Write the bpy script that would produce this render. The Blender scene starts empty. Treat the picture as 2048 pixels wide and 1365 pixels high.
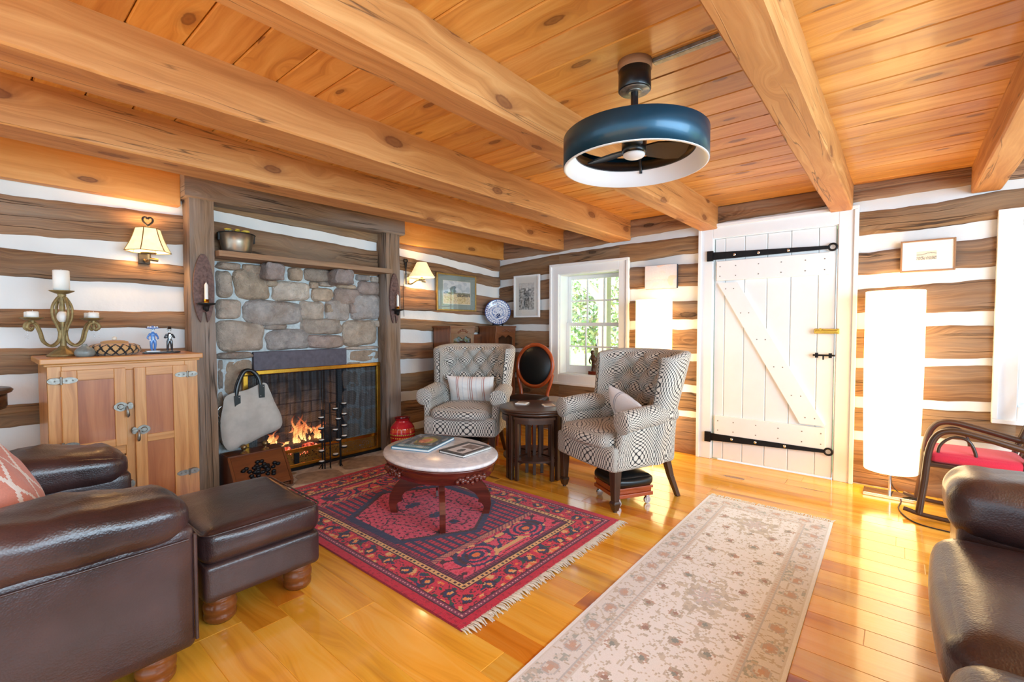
import bpy, math, random
from mathutils import Vector, Matrix, noise
random.seed(7)
PI = math.pi
S = bpy.context.scene
COL = S.collection
R = math.radians

def nz(x, y=0.0, z=0.0): return noise.noise(Vector((x, y, z)))
def hx(h):
    h = h.lstrip('#'); o = []
    for k in (0, 2, 4):
        c = int(h[k:k+2], 16) / 255
        o.append(c/12.92 if c <= .04045 else ((c+.055)/1.055)**2.4)
    return tuple(o)
def lerp(a, b, t): return a + (b-a)*t
def sst(a, b, x):
    t = max(0., min(1., (x-a)/(b-a))); return t*t*(3-2*t)
def interp(xs, ys, x):
    if x <= xs[0]: return ys[0]
    for i in range(len(xs)-1):
        if x <= xs[i+1]:
            return lerp(ys[i], ys[i+1], (x-xs[i])/(xs[i+1]-xs[i]))
    return ys[-1]
def crv(pts, n=8):
    """Catmull-Rom through points"""
    P = [Vector(p) for p in pts]; o = []
    for i in range(len(P)-1):
        a = P[i-1] if i > 0 else P[0]*2-P[1]
        b, c = P[i], P[i+1]
        d = P[i+2] if i+2 < len(P) else P[-1]*2-P[-2]
        for k in range(n):
            t = k/n
            o.append(.5*((2*b)+(c-a)*t+(2*a-5*b+4*c-d)*t*t+(3*b-a-3*c+d)*t**3))
    o.append(P[-1]); return o

# ------------------------------------------------------------------ mesh builder
class MB:
    def __init__(s):
        s.v = []; s.f = []; s.uv = []; s.c = []; s.m = []; s.sm = []; s.X = Matrix()
    def at(s, loc=(0, 0, 0), rz=0., rx=0., ry=0.):
        s.X = Matrix.Translation(loc) @ Matrix.Rotation(rz, 4, 'Z') @ Matrix.Rotation(ry, 4, 'Y') @ Matrix.Rotation(rx, 4, 'X')
        return s
    def add(s, vs, fs, uvs=None, col=(1, 1, 1), mi=0, sm=False, grain=None, flip=False):
        b = len(s.v); vs = [Vector(p) for p in vs]
        s.v += [s.X @ p for p in vs]
        if grain is None: grain = 2
        ou, ov = random.uniform(0, 9), random.uniform(0, 9)
        for k, f in enumerate(fs):
            if flip: f = tuple(reversed(f))
            s.f.append([b+i for i in f])
            if uvs is None:
                a = [vs[i] for i in f]
                n = Vector((0, 0, 0))
                for i in range(len(a)):
                    p, q = a[i], a[(i+1) % len(a)]
                    n += p.cross(q)
                d = max(range(3), key=lambda i: abs(n[i]))
                if d != grain:
                    o = 3-d-grain
                    s.uv.append([(p[grain]+ou, p[o]+ov) for p in a])
                else:
                    o1, o2 = [i for i in range(3) if i != d]
                    s.uv.append([(p[o1]+ou, p[o2]+ov) for p in a])
            else:
                u = uvs[k]; s.uv.append(list(reversed(u)) if flip else u)
            cc = col[k] if isinstance(col, list) else col
            s.c.append(cc); s.m.append(mi); s.sm.append(sm)
        return s
    def box(s, x0, x1, y0, y1, z0, z1, grain=2, col=(1, 1, 1), mi=0):
        v = [(x, y, z) for x in (x0, x1) for y in (y0, y1) for z in (z0, z1)]
        f = [(0, 1, 3, 2), (4, 6, 7, 5), (0, 4, 5, 1), (2, 3, 7, 6), (0, 2, 6, 4), (1, 5, 7, 3)]
        return s.add(v, f, None, col, mi, False, grain)
    def taper(s, c0, a0, b0, c1, a1, b1, grain=2, col=(1, 1, 1), mi=0):
        """square post between two rectangles in z-planes"""
        v = []
        for c, a, b in ((c0, a0, b0), (c1, a1, b1)):
            v += [(c[0]-a, c[1]-b, c[2]), (c[0]+a, c[1]-b, c[2]), (c[0]+a, c[1]+b, c[2]), (c[0]-a, c[1]+b, c[2])]
        f = [(0, 1, 5, 4), (1, 2, 6, 5), (2, 3, 7, 6), (3, 0, 4, 7), (4, 5, 6, 7), (3, 2, 1, 0)]
        if c1[2] < c0[2]: f = [tuple(reversed(q)) for q in f]
        return s.add(v, f, None, col, mi, False, grain)
    def grid(s, fn, nu, nv, cu=False, cv=False, su=1., sv=1., col=(1, 1, 1), mi=0, sm=True, flip=False, colfn=None, o=None):
        NU = nu if cu else nu+1; NV = nv if cv else nv+1
        vs = [fn(i/nu, j/nv) for i in range(NU) for j in range(NV)]
        fs = []; uv = []; cl = []
        ou, ov = o if o else (random.uniform(0, 5), random.uniform(0, 5))
        for i in range(nu):
            for j in range(nv):
                a, b = i, (i+1) % NU; c, d = j, (j+1) % NV
                fs.append((a*NV+c, b*NV+c, b*NV+d, a*NV+d))
                uv.append([((i)/nu*su+ou, j/nv*sv+ov), ((i+1)/nu*su+ou, j/nv*sv+ov), ((i+1)/nu*su+ou, (j+1)/nv*sv+ov), (i/nu*su+ou, (j+1)/nv*sv+ov)])
                if colfn: cl.append(colfn((i+.5)/nu, (j+.5)/nv))
        return s.add(vs, fs, uv, cl if colfn else col, mi, sm, flip=flip)
    def lathe(s, prof, n=24, c=(0, 0, 0), col=(1, 1, 1), mi=0, sm=True, sx=1., sy=1., cap=True):
        p = prof; L = 0; ls = [0]
        for i in range(1, len(p)):
            L += math.hypot(p[i][0]-p[i-1][0], p[i][1]-p[i-1][1]); ls.append(L)
        vs = []; fs = []; uv = []; m = len(p); rm = max(q[0] for q in p)
        for k in range(n):
            a = 2*PI*k/n
            for r, z in p: vs.append((c[0]+r*sx*math.cos(a), c[1]+r*sy*math.sin(a), c[2]+z))
        for k in range(n):
            k2 = (k+1) % n
            for i in range(m-1):
                fs.append((k*m+i, k2*m+i, k2*m+i+1, k*m+i+1))
                u0, u1 = 2*PI*rm*k/n, 2*PI*rm*(k+1)/n
                uv.append([(u0, ls[i]), (u1, ls[i]), (u1, ls[i+1]), (u0, ls[i+1])])
        s.add(vs, fs, uv, col, mi, sm)
        for i, fl in ((0, True), (m-1, False)):
            if cap and p[i][0] > 1e-4 and p[0] != p[-1]:
                cv = [vs[k*m+i] for k in range(n)]
                s.add(cv, [tuple(range(n))], None, col, mi, False, 0, flip=fl)
        return s
    def tube(s, pts, r, n=8, closed=False, col=(1, 1, 1), mi=0, caps=True, flat=1., up=None):
        P = [Vector(p) for p in pts]; N = len(P)
        rr = r if isinstance(r, (list, tuple)) else [r]*N
        T = []
        for i in range(N):
            if closed: t = P[(i+1) % N]-P[i-1]
            else: t = P[min(i+1, N-1)]-P[max(i-1, 0)]
            T.append(t.normalized() if t.length > 1e-9 else Vector((0, 0, 1)))
        if up is None:
            up = Vector((0, 0, 1)) if abs(T[0].z) < .9 else Vector((1, 0, 0))
        u = Vector(up); vs = []; L = 0
        for i in range(N):
            u = (u-T[i]*u.dot(T[i]))
            u = u.normalized() if u.length > 1e-6 else T[i].orthogonal().normalized()
            w = T[i].cross(u)
            for k in range(n):
                a = 2*PI*k/n
                vs.append(P[i]+(u*math.cos(a)*flat+w*math.sin(a))*rr[i])
        fs = []; uv = []
        M_ = N if closed else N-1
        for i in range(M_):
            j = (i+1) % N; d = (P[j]-P[i]).length
            for k in range(n):
                k2 = (k+1) % n
                fs.append((i*n+k, i*n+k2, j*n+k2, j*n+k))
                q = 2*PI*rr[i]/n
                uv.append([(L, q*k), (L, q*(k+1)), (L+d, q*(k+1)), (L+d, q*k)])
            L += d
        s.add(vs, fs, uv, col, mi, True)
        if caps and not closed:
            s.add(vs[:n], [tuple(range(n))], None, col, mi, False, flip=True)
            s.add(vs[-n:], [tuple(range(n))], None, col, mi, False)
        return s
    def cyl(s, p0, p1, r0, r1=None, n=16, col=(1, 1, 1), mi=0):
        return s.tube([p0, p1], [r0, r0 if r1 is None else r1], n, col=col, mi=mi)
    def prism(s, poly, a0, a1, axis=2, col=(1, 1, 1), mi=0, grain=None, sm=False):
        ar = sum(poly[i][0]*poly[(i+1) % len(poly)][1]-poly[(i+1) % len(poly)][0]*poly[i][1] for i in range(len(poly)))
        if ar < 0: poly = list(reversed(poly))
        n = len(poly); vs = []
        for a in (a0, a1):
            for p, q in poly:
                vs.append([(a, p, q), (q, a, p), (p, q, a)][axis])
        fs = [tuple(reversed(range(n))), tuple(range(n, 2*n))]
        s.add(vs, fs, None, col, mi, False, grain if grain is not None else axis)
        fs = [(i, (i+1) % n, n+(i+1) % n, n+i) for i in range(n)]
        return s.add(vs, fs, None, col, mi, sm, grain if grain is not None else axis)
    def ball(s, c, r, nu=16, nv=10, col=(1, 1, 1), mi=0, fn=None):
        rx, ry, rz = r if isinstance(r, tuple) else (r, r, r)
        def g(u, v):
            a = 2*PI*u; b = PI*(v-.5)
            p = Vector((math.cos(a)*math.cos(b), math.sin(a)*math.cos(b), math.sin(b)))
            k = fn(p) if fn else 1.
            return (c[0]+p.x*rx*k, c[1]+p.y*ry*k, c[2]+p.z*rz*k)
        return s.grid(g, nu, nv, cu=True, su=2*PI*max(rx, ry), sv=PI*rz, col=col, mi=mi)
    def soft(s, x0, x1, y0, y1, z0, z1, r=.04, n=10, fn=None, col=(1, 1, 1), mi=0, puff=0.):
        """rounded, optionally pillowed box; fn(p, q) moves a point p with q in -1..1"""
        C = Vector(((x0+x1)/2, (y0+y1)/2, (z0+z1)/2)); Hh = Vector(((x1-x0)/2, (y1-y0)/2, (z1-z0)/2))
        r = min(r, *Hh)
        for d in range(3):
            o1, o2 = (d+1) % 3, (d+2) % 3
            for sg in (-1, 1):
                def g(u, v):
                    q = [0, 0, 0]; q[d] = sg
                    # denser near the edges
                    q[o1] = math.sin((u-.5)*PI); q[o2] = math.sin((v-.5)*PI)
                    p = Vector((q[0]*Hh.x, q[1]*Hh.y, q[2]*Hh.z))
                    cl = Vector([max(-(Hh[i]-r), min(Hh[i]-r, p[i])) for i in range(3)])
                    e = p-cl
                    if e.length > 1e-9: p = cl+e.normalized()*r
                    if puff:
                        k = (1-q[o1]**2)*(1-q[o2]**2)
                        p[d] += sg*puff*k
                    if fn: p = fn(p, q)
                    return p+C
                a, b = Hh[o1]*2, Hh[o2]*2
                s.grid(g, n, n, su=a, sv=b, col=col, mi=mi, flip=(sg < 0))
        return s
    def build(s, name, mats, parent=None, bevel=0., seg=2, merge=False, subd=0):
        me = bpy.data.meshes.new(name)
        me.from_pydata([tuple(p) for p in s.v], [], s.f)
        uvl = me.uv_layers.new(name='UVMap')
        uvl.data.foreach_set('uv', [c for f in s.uv for p in f for c in p])
        ca = me.color_attributes.new('Col', 'FLOAT_COLOR', 'CORNER')
        dat = []
        for f, c in zip(s.f, s.c):
            dat += [c[0], c[1], c[2], 1.]*len(f)
        ca.data.foreach_set('color', dat)
        if not isinstance(mats, (list, tuple)): mats = [mats]
        for m in mats: me.materials.append(m)
        me.polygons.foreach_set('material_index', s.m)
        me.polygons.foreach_set('use_smooth', s.sm)
        me.update()
        if merge:
            import bmesh
            bm = bmesh.new(); bm.from_mesh(me)
            bmesh.ops.remove_doubles(bm, verts=bm.verts, dist=1e-5)
            bm.to_mesh(me); bm.free()
        ob = bpy.data.objects.new(name, me); COL.objects.link(ob)
        if parent is not None: ob.parent = parent
        if bevel:
            b = ob.modifiers.new('Bevel', 'BEVEL'); b.width = bevel; b.segments = seg
            b.limit_method = 'ANGLE'; b.angle_limit = R(40)
        if subd:
            b = ob.modifiers.new('Sub', 'SUBSURF'); b.levels = subd; b.render_levels = subd
        return ob

def tag(o, label, cat, group=None, kind=None):
    if label: o['label'] = label
    if cat: o['category'] = cat
    if group: o['group'] = group
    if kind: o['kind'] = kind
    return o
def thing(name, label, cat, loc=(0, 0, 0), rz=0., group=None):
    o = bpy.data.objects.new(name, None); COL.objects.link(o)
    o.location = loc; o.rotation_euler = (0, 0, rz); o.empty_display_size = .1
    return tag(o, label, cat, group)
def copy_tree(o, parent=None):
    c = o.copy(); COL.objects.link(c)
    if parent is not None: c.parent = parent
    for ch in o.children: copy_tree(ch, c)
    return c
def struct(o, label=None, cat=None):
    o['kind'] = 'structure'
    if label: o['label'] = label
    if cat: o['category'] = cat
    return o

# ------------------------------------------------------------------ materials
class NT:
    def __init__(s, name):
        m = bpy.data.materials.new(name); m.use_nodes = True
        s.m = m; s.t = m.node_tree; s.t.nodes.clear()
        s.out = s.t.nodes.new('ShaderNodeOutputMaterial')
    def n(s, typ, **kw):
        nd = s.t.nodes.new('ShaderNode'+typ)
        for k, v in kw.items():
            if k[0] == '_': nd.inputs[k[1:].replace('_', ' ')].default_value = v
            else: setattr(nd, k, v)
        return nd
    def l(s, a, b): s.t.links.new(a, b)
    def math(s, op, a, b=None, clamp=False):
        nd = s.n('Math', operation=op, use_clamp=clamp)
        for i, x in enumerate((a, b)):
            if x is None: continue
            if isinstance(x, (int, float)): nd.inputs[i].default_value = x
            else: s.l(x, nd.inputs[i])
        return nd.outputs[0]
    def uv(s): return s.n('UVMap').outputs[0] if False else s.n('TexCoord').outputs['UV']
    def map(s, vec, sc=(1, 1, 1), loc=(0, 0, 0), rot=(0, 0, 0)):
        nd = s.n('Mapping'); nd.inputs['Scale'].default_value = sc; nd.inputs['Location'].default_value = loc; nd.inputs['Rotation'].default_value = rot
        s.l(vec, nd.inputs['Vector']); return nd.outputs[0]
    def noise(s, vec, scale=5, detail=3, rough=.55, dist=0.):
        nd = s.n('TexNoise', _Scale=scale, _Detail=detail, _Roughness=rough, _Distortion=dist)
        if vec is not None: s.l(vec, nd.inputs['Vector'])
        return nd.outputs[0]
    def vor(s, vec, scale=5, feature='F1', rnd=1., dim='3D'):
        nd = s.n('TexVoronoi', feature=feature, voronoi_dimensions=dim, _Scale=scale, _Randomness=rnd)
        s.l(vec, nd.inputs['Vector']); return nd
    def ramp(s, fac, stops, interp='LINEAR'):
        nd = s.n('ValToRGB'); cr = nd.color_ramp; cr.interpolation = interp
        while len(cr.elements) < len(stops): cr.elements.new(.5)
        for e, (p, c) in zip(cr.elements, stops):
            e.position = p
            c = (c, c, c) if isinstance(c, (int, float)) else c
            e.color = (*c, 1)
        s.l(fac, nd.inputs[0]); return nd.outputs[0]
    def mix(s, fac, a, b, mode='MIX'):
        nd = s.n('Mix', data_type='RGBA', blend_type=mode)
        for si, x in ((0, fac), (6, a), (7, b)):
            sock = nd.inputs[si]
            if isinstance(x, (int, float)): sock.default_value = x if si == 0 else (x, x, x, 1)
            elif isinstance(x, tuple): sock.default_value = (*x, 1)
            else: s.l(x, sock)
        return nd.outputs[2]
    def col(s):
        return s.n('VertexColor', layer_name='Col').outputs[0]
    def bsdf(s, color, rough=.5, metal=0., coat=0., bump=None, bs=.3, bd=.01, spec=.5, coatr=.1, sheen=0., emit=None, es=0., trans=0., alpha=None):
        b = s.n('BsdfPrincipled')
        def put(k, x):
            if isinstance(x, (int, float)): b.inputs[k].default_value = x
            elif isinstance(x, tuple): b.inputs[k].default_value = (*x, 1)
            else: s.l(x, b.inputs[k])
        put('Base Color', color); put('Roughness', rough); put('Metallic', metal); put('Coat Weight', coat)
        put('Coat Roughness', coatr); put('Specular IOR Level', spec); put('Sheen Weight', sheen); put('Transmission Weight', trans)
        if emit is not None: put('Emission Color', emit); put('Emission Strength', es)
        if alpha is not None: put('Alpha', alpha)
        if bump is not None:
            bp = s.n('Bump', _Strength=bs, _Distance=bd); s.l(bump, bp.inputs['Height']); s.l(bp.outputs[0], b.inputs['Normal'])
        s.l(b.outputs[0], s.out.inputs[0]); s.b = b
        return s.m

def plain(name, color, rough=.5, metal=0., var=.12, scale=30., coat=0., bump=0., usecol=False, spec=.5, sheen=0.):
    t = NT(name)
    n = t.noise(t.n('TexCoord').outputs['Object'], scale, 3)
    f = t.ramp(n, [(.3, 1-var), (.7, 1+var)])
    c = t.mix(1., color, f, 'MULTIPLY')
    if usecol: c = t.mix(1., c, t.col(), 'MULTIPLY')
    return t.bsdf(c, rough, metal, coat, bump=n if bump else None, bs=bump, bd=.004, spec=spec, sheen=sheen)

def wood(name, dark, mid, light, gu=1.6, gv=26., rough=.4, coat=0., knots=0., kc=None, bump=.15, cracks=0., streak=0., sc=None, ku=1.1, kv=3.2, fine=.5, coatr=.1, grey=0.):
    """wood with its grain along UV.x (UV in metres)"""
    t = NT(name); uv = t.uv()
    warp = t.noise(t.map(uv, (.9, 3.5, 1)), 2.0, 2)
    sx = t.n('SeparateXYZ'); t.l(uv, sx.inputs[0])
    v2 = t.math('ADD', sx.outputs[1], t.math('MULTIPLY', warp, .09))
    if knots:
        vo = t.vor(t.map(uv, (ku, kv, 1)), 1.0, dim='2D')
        d = vo.outputs['Distance']
        near = t.math('SUBTRACT', 1., t.math('MULTIPLY', d, 4.), True)
        v2 = t.math('ADD', v2, t.math('MULTIPLY', near, .07))
    cv = t.n('CombineXYZ'); t.l(sx.outputs[0], cv.inputs[0]); t.l(v2, cv.inputs[1])
    g1 = t.noise(t.map(cv.outputs[0], (gu, gv, 1)), 1., 4, .6)
    g2 = t.noise(t.map(cv.outputs[0], (gu*3, gv*6, 1)), 1., 2, .6)
    g = t.math('ADD', t.math('MULTIPLY', g1, 1-fine*.4), t.math('MULTIPLY', g2, fine*.4))
    c = t.ramp(g, [(.28, dark), (.5, mid), (.72, light)])
    if streak:
        st = t.noise(t.map(uv, (.5, 5.5, 1), (3, 7, 0)), 1., 2, .5)
        c = t.mix(t.ramp(st, [(.60, 0.), (.72, streak)]), c, sc or dark)
    if grey:
        gn = t.noise(t.map(uv, (.8, 4, 1), (5, 1, 0)), 1.3, 3)
        c = t.mix(t.ramp(gn, [(.40, 0.), (.66, grey)]), c, sc or (.25, .22, .2))
    if knots:
        pick = t.n('SeparateColor'); t.l(vo.outputs['Color'], pick.inputs[0])
        pk = t.math('GREATER_THAN', pick.outputs[0], 1-knots)
        sz = t.math('ADD', t.math('MULTIPLY', pick.outputs[1], .05), .05)
        rr = t.math('DIVIDE', d, sz)
        nn = t.math('MULTIPLY', t.noise(t.map(uv, (40, 40, 1)), 1., 2), .5)
        rr = t.math('ADD', rr, t.math('SUBTRACT', nn, .25))
        km = t.ramp(rr, [(.0, .9), (.5, .75), (.8, .95), (1., .35), (1.0, .22)]) if False else t.ramp(t.math('MULTIPLY', rr, .4), [(0., .85), (.22, .7), (.36, .9), (.44, .3), (.85, 0.)])
        c = t.mix(t.math('MULTIPLY', km, pk), c, kc or tuple(q*.45 for q in dark))
    bh = g
    if cracks:
        ck = t.noise(t.map(uv, (.45, 12, 1), (1, 4, 0)), 1., 3, .45)
        cl = t.math('ABSOLUTE', t.math('SUBTRACT', ck, .5))
        cm = t.ramp(cl, [(0., 1.), (.012*cracks, 0.)])
        sel = t.noise(t.map(uv, (1.3, 5, 1), (9, 3, 0)), 1., 1)
        cm = t.math('MULTIPLY', cm, t.ramp(sel, [(.45, 0.), (.55, 1.)]))
        c = t.mix(t.math('MULTIPLY', cm, .8), c, tuple(q*.18 for q in dark))
        bh = t.math('SUBTRACT', g, cm)
    c = t.mix(1., c, t.col(), 'MULTIPLY')
    return t.bsdf(c, rough, 0, coat, bump=bh if bump else None, bs=bump, bd=.006, coatr=coatr)

M = {}
M['pine_ceiling'] = wood('pine ceiling boards', hx('#B8722C'), hx('#DC9C4E'), hx('#EFBC72'), 1.1, 15, .38, .15, .62, hx('#7C4416'), .08, ku=1.9, kv=5.0)
M['pine_beam'] = wood('pine beam', hx('#A06430'), hx('#C2854A'), hx('#D8A266'), .9, 17, .6, 0, .6, hx('#74401E'), .25, ku=1.5, kv=3.6, cracks=.55)
M['pine_lath'] = wood('golden pine board', hx('#B9762F'), hx('#D08F45'), hx('#DDA35C'), 1., 14, .5, 0, .5, hx('#6A3A18'), .1, ku=1.6, kv=5)
M['floor'] = wood('pine floor', hx('#D68E26'), hx('#F8B840'), hx('#FFD068'), .7, 13, .17, .5, .3, hx('#6A2A0C'), .03, streak=.8, sc=hx('#A5561A'), ku=.8, kv=3.0, coatr=.07)
M['log'] = wood('hewn log', hx('#513524'), hx('#8A6444'), hx('#AE8862'), 1.0, 24, .8, 0, .25, hx('#3A2618'), .9, cracks=1.4, grey=.6, sc=hx('#94806E'), fine=1.1)
M['old_beam'] = wood('old hewn post', hx('#4E3B2E'), hx('#86694F'), hx('#A88A70'), 1.2, 24, .85, 0, .2, hx('#2E2018'), .9, cracks=1.6, grey=.75, sc=hx('#958A82'), fine=1.1)
M['shelf_wood'] = wood('rough mantel board', hx('#7A563C'), hx('#9C7453'), hx('#B28C69'), 1.2, 30, .8, 0, 0, None, .6, grey=.4, sc=hx('#8A7B6C'))
M['oak'] = wood('honey oak', hx('#AC6C34'), hx('#CF9152'), hx('#E0A868'), 1.6, 30, .38, .2, 0, None, .1)
M['oak_panel'] = wood('darker oak panel', hx('#8E4A26'), hx('#B06A3C'), hx('#C4804C'), 1.0, 16, .38, .2, 0, None, .1)
M['mahogany'] = wood('mahogany', hx('#3C150E'), hx('#5E2418'), hx('#7A3424'), 1.6, 22, .25, .4, 0, None, .05)
M['dark_wood'] = wood('dark oak', hx('#2A1A12'), hx('#432B1E'), hx('#5A3D2C'), 1.8, 30, .35, .25, 0, None, .1)
M['bun_wood'] = wood('turned brown wood', hx('#5E3016'), hx('#7E4722'), hx('#955C32'), 1.6, 24, .3, .3, 0, None, .05)
M['cherry'] = wood('cherry', hx('#7E3214'), hx('#A4481F'), hx('#BC5E30'), 1.6, 24, .25, .4, 0, None, .05)
M['brown_wood'] = wood('brown stained wood', hx('#4A2A18'), hx('#6E4126'), hx('#855336'), 1.6, 24, .3, .3, 0, None, .05)
M['box_wood'] = wood('coal box wood', hx('#4A2412'), hx('#6B3A1C'), hx('#804A26'), 1.6, 22, .35, .3, 0, None, .1)
M['white_paint'] = plain('white paint', hx('#EFF1F2'), .35, 0, .015, 8)
M['door_paint'] = plain('door white paint', hx('#F3F3F1'), .4, 0, .02, 6)
def chink():
    t = NT('white chinking'); uv = t.n('TexCoord').outputs['Object']
    n = t.noise(uv, 9, 4); n2 = t.noise(uv, 2.2, 2)
    c = t.ramp(n2, [(.3, hx('#D8D8D6')), (.7, hx('#EDECE9'))])
    return t.bsdf(c, .85, bump=n, bs=.5, bd=.012)
M['chink'] = chink()
def stone():
    t = NT('field stone'); uv = t.n('TexCoord').outputs['Object']
    n = t.noise(uv, 14, 5, .65); n2 = t.noise(uv, 55, 4, .7); n3 = t.noise(uv, 4, 2)
    c = t.mix(1., t.col(), t.ramp(n, [(.28, .7), (.55, 1.1), (.75, 1.45)]), 'MULTIPLY')
    c = t.mix(t.ramp(n3, [(.45, 0.), (.65, .35)]), c, hx('#A08468'))
    c = t.mix(t.ramp(n2, [(.62, 0.), (.75, .3)]), c, hx('#D8CFC2'))
    return t.bsdf(c, .85, bump=t.math('ADD', n, t.math('MULTIPLY', n2, .5)), bs=1., bd=.03)
M['stone'] = stone()
M['mortar'] = plain('grey mortar', hx('#BCC6C8'), .9, 0, .2, 40, bump=.5)
M['hearth'] = plain('hearth flagstone', hx('#F2EEE8'), .7, 0, .25, 18, bump=.4, usecol=True)
M['iron'] = plain('black iron', hx('#1C1D20'), .45, .6, .2, 60)
M['iron_lintel'] = plain('painted iron lintel', hx('#57525C'), .6, .2, .2, 25, bump=.2)
M['wrought'] = plain('wrought iron', hx('#2A2827'), .5, .6, .3, 50, bump=.3)
M['brass'] = plain('polished brass', hx('#C9963C'), .25, 1., .15, 12)
M['brass_dull'] = plain('aged brass', hx('#8E7A55'), .4, .9, .2, 30)
M['steel'] = plain('nickel hardware', hx('#8A857C'), .42, .85, .3, 60)
M['chrome'] = plain('chrome', hx('#D8DADC'), .12, 1., .03, 20)
M['black_plastic'] = plain('black matt metal', hx('#14161A'), .38, .2, .1, 30)
M['fan_black'] = plain('fan black enamel', hx('#15191D'), .3, .3, .06, 30, coat=.3)
M['fan_drum'] = plain('fan drum black enamel with painted sky reflection', hx('#163E52'), .4, .55, .05, 30, coat=.25)  # black drum; the teal of reflected sky is painted into its base colour
M['fan_white'] = plain('fan white rim', hx('#EDF1F6'), .4, 0, .01, 10)
M['black_leather'] = plain('black leather', hx('#0E1418'), .32, 0, .15, 90, bump=.1)
def leather():
    t = NT('brown leather'); uv = t.n('TexCoord').outputs['Object']
    n = t.noise(uv, 3.2, 3); n2 = t.noise(uv, 140, 2)
    v = t.vor(uv, 170).outputs['Distance']
    c = t.ramp(n, [(.3, hx('#2B1D1D')), (.5, hx('#3D2B2C')), (.7, hx('#4C3634'))])
    w = t.noise(t.map(uv, (1, 1, 1)), 7, 3, .5, .6)
    h = t.math('ADD', t.math('MULTIPLY', v, .12), t.math('MULTIPLY', w, .8))
    return t.bsdf(c, t.ramp(n, [(.3, .3), (.7, .42)]), 0, .4, bump=h, bs=.3, bd=.02, coatr=.22)
M['leather'] = leather()
def opart():
    t = NT('black and cream woven upholstery'); uv = t.uv(); sx = t.n('SeparateXYZ'); t.l(uv, sx.inputs[0])
    u, v = sx.outputs[0], sx.outputs[1]
    L = .17; k = 2*PI/L
    wu = t.math('ADD', u, t.math('MULTIPLY', t.math('SINE', t.math('MULTIPLY', u, k)), .52/k))
    wv = t.math('ADD', v, t.math('MULTIPLY', t.math('SINE', t.math('MULTIPLY', v, k)), .52/k))
    q = PI/.0165
    a = t.math('MULTIPLY', t.math('ADD', wu, wv), q*.7071); b = t.math('MULTIPLY', t.math('SUBTRACT', wu, wv), q*.7071)
    f = t.math('MULTIPLY', t.math('ABSOLUTE', t.math('SINE', a)), t.math('ABSOLUTE', t.math('SINE', b)))
    m = t.ramp(f, [(.16, 0.), (.34, 1.)])
    c = t.mix(m, hx('#23262B'), hx('#D6D1C6'))
    return t.bsdf(c, .8, bump=f, bs=.25, bd=.003, sheen=.1)
M['opart'] = opart()
def marble():
    t = NT('white marble'); uv = t.n('TexCoord').outputs['Object']
    n = t.noise(uv, 4.5, 6, .65, 1.5); c = t.ramp(n, [(.42, hx('#E9EAEC')), (.5, hx('#D8DADF')), (.56, hx('#ECEDEE'))])
    return t.bsdf(c, .2, coat=.1)
M['marble'] = marble()
def vcol(name, rough=.8, nsc=120, var=.2, bump=.3, sheen=0., coat=0., spec=.5, mul=1.):
    t = NT(name); n = t.noise(t.n('TexCoord').outputs['Object'], nsc, 3)
    c = t.mix(1., t.col(), t.ramp(n, [(.3, (1-var)*mul), (.7, (1+var)*mul)]), 'MULTIPLY')
    return t.bsdf(c, rough, 0, coat, bump=n if bump else None, bs=bump, bd=.004, sheen=sheen, spec=spec)
M['rug'] = vcol('red wool rug pile', .95, 260, .3, .6, .2, spec=.1, mul=1.25)
M['runner'] = vcol('ivory wool runner pile', .95, 240, .06, .4, .1, spec=.2)
M['fringe'] = plain('cream fringe', hx('#E6E1D4'), .9, 0, .1, 80)
M['paint_v'] = vcol('painted surface', .45, 60, .03, 0)
M['gloss_v'] = vcol('glazed surface', .12, 40, .03, 0, coat=.5)
M['print_v'] = vcol('printed paper', .35, 60, .04, 0)
M['cloth_v'] = vcol('woven cloth', .9, 200, .06, .3, .2)
M['candle'] = plain('ivory wax', hx('#F2EFE6'), .45, 0, .02, 10)
M['verdigris'] = plain('antique gold green metal', hx('#8F7B50'), .5, .5, .3, 45, bump=.3)
M['canvas_bag'] = plain('grey canvas', hx('#B9B5AC'), .9, 0, .15, 9, bump=.3)
M['copper'] = plain('tarnished copper', hx('#948676'), .33, .8, .3, 9)
M['paper_white'] = plain('white paper', hx('#F4F3EE'), .7, 0, .02, 10)
M['gilt'] = plain('gilt frame', hx('#B08D4E'), .35, .7, .15, 40)
M['cord'] = plain('dark cord', hx('#2B2320'), .6, 0, .05, 20)
M['foliage'] = vcol('foliage', .7, 20, .3, 0)
M['grass'] = plain('grass ground', hx('#A6BE70'), .9, 0, .3, 3)
M['porch'] = plain('porch timber', hx('#C9B48C'), .7, 0, .1, 8)
M['porch_roof'] = plain('porch roof boards', hx('#7E7C76'), .8, 0, .15, 8)
def emis(name, col, st):
    t = NT(name); e = t.n('Emission'); e.inputs[0].default_value = (*col, 1); e.inputs[1].default_value = st
    t.l(e.outputs[0], t.out.inputs[0]); return t.m
M['bulb'] = emis('lit bulb', (1., .78, .45), 30)
def shade(name, col, base, st, lo=.8):
    t = NT(name); n = t.noise(t.n('TexCoord').outputs['Object'], 30, 3)
    c = t.mix(1., col, t.ramp(n, [(.3, lo), (.7, 1.)]), 'MULTIPLY')
    return t.bsdf(base, .8, emit=c, es=st)
M['lamp_paper'] = shade('lit paper lamp shade', (1., .68, .30), hx('#F4EBDC'), 3., .9)
M['sconce_shade'] = shade('lit fabric sconce shade', (1., .72, .36), hx('#F0DDB0'), .6, .6)
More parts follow.
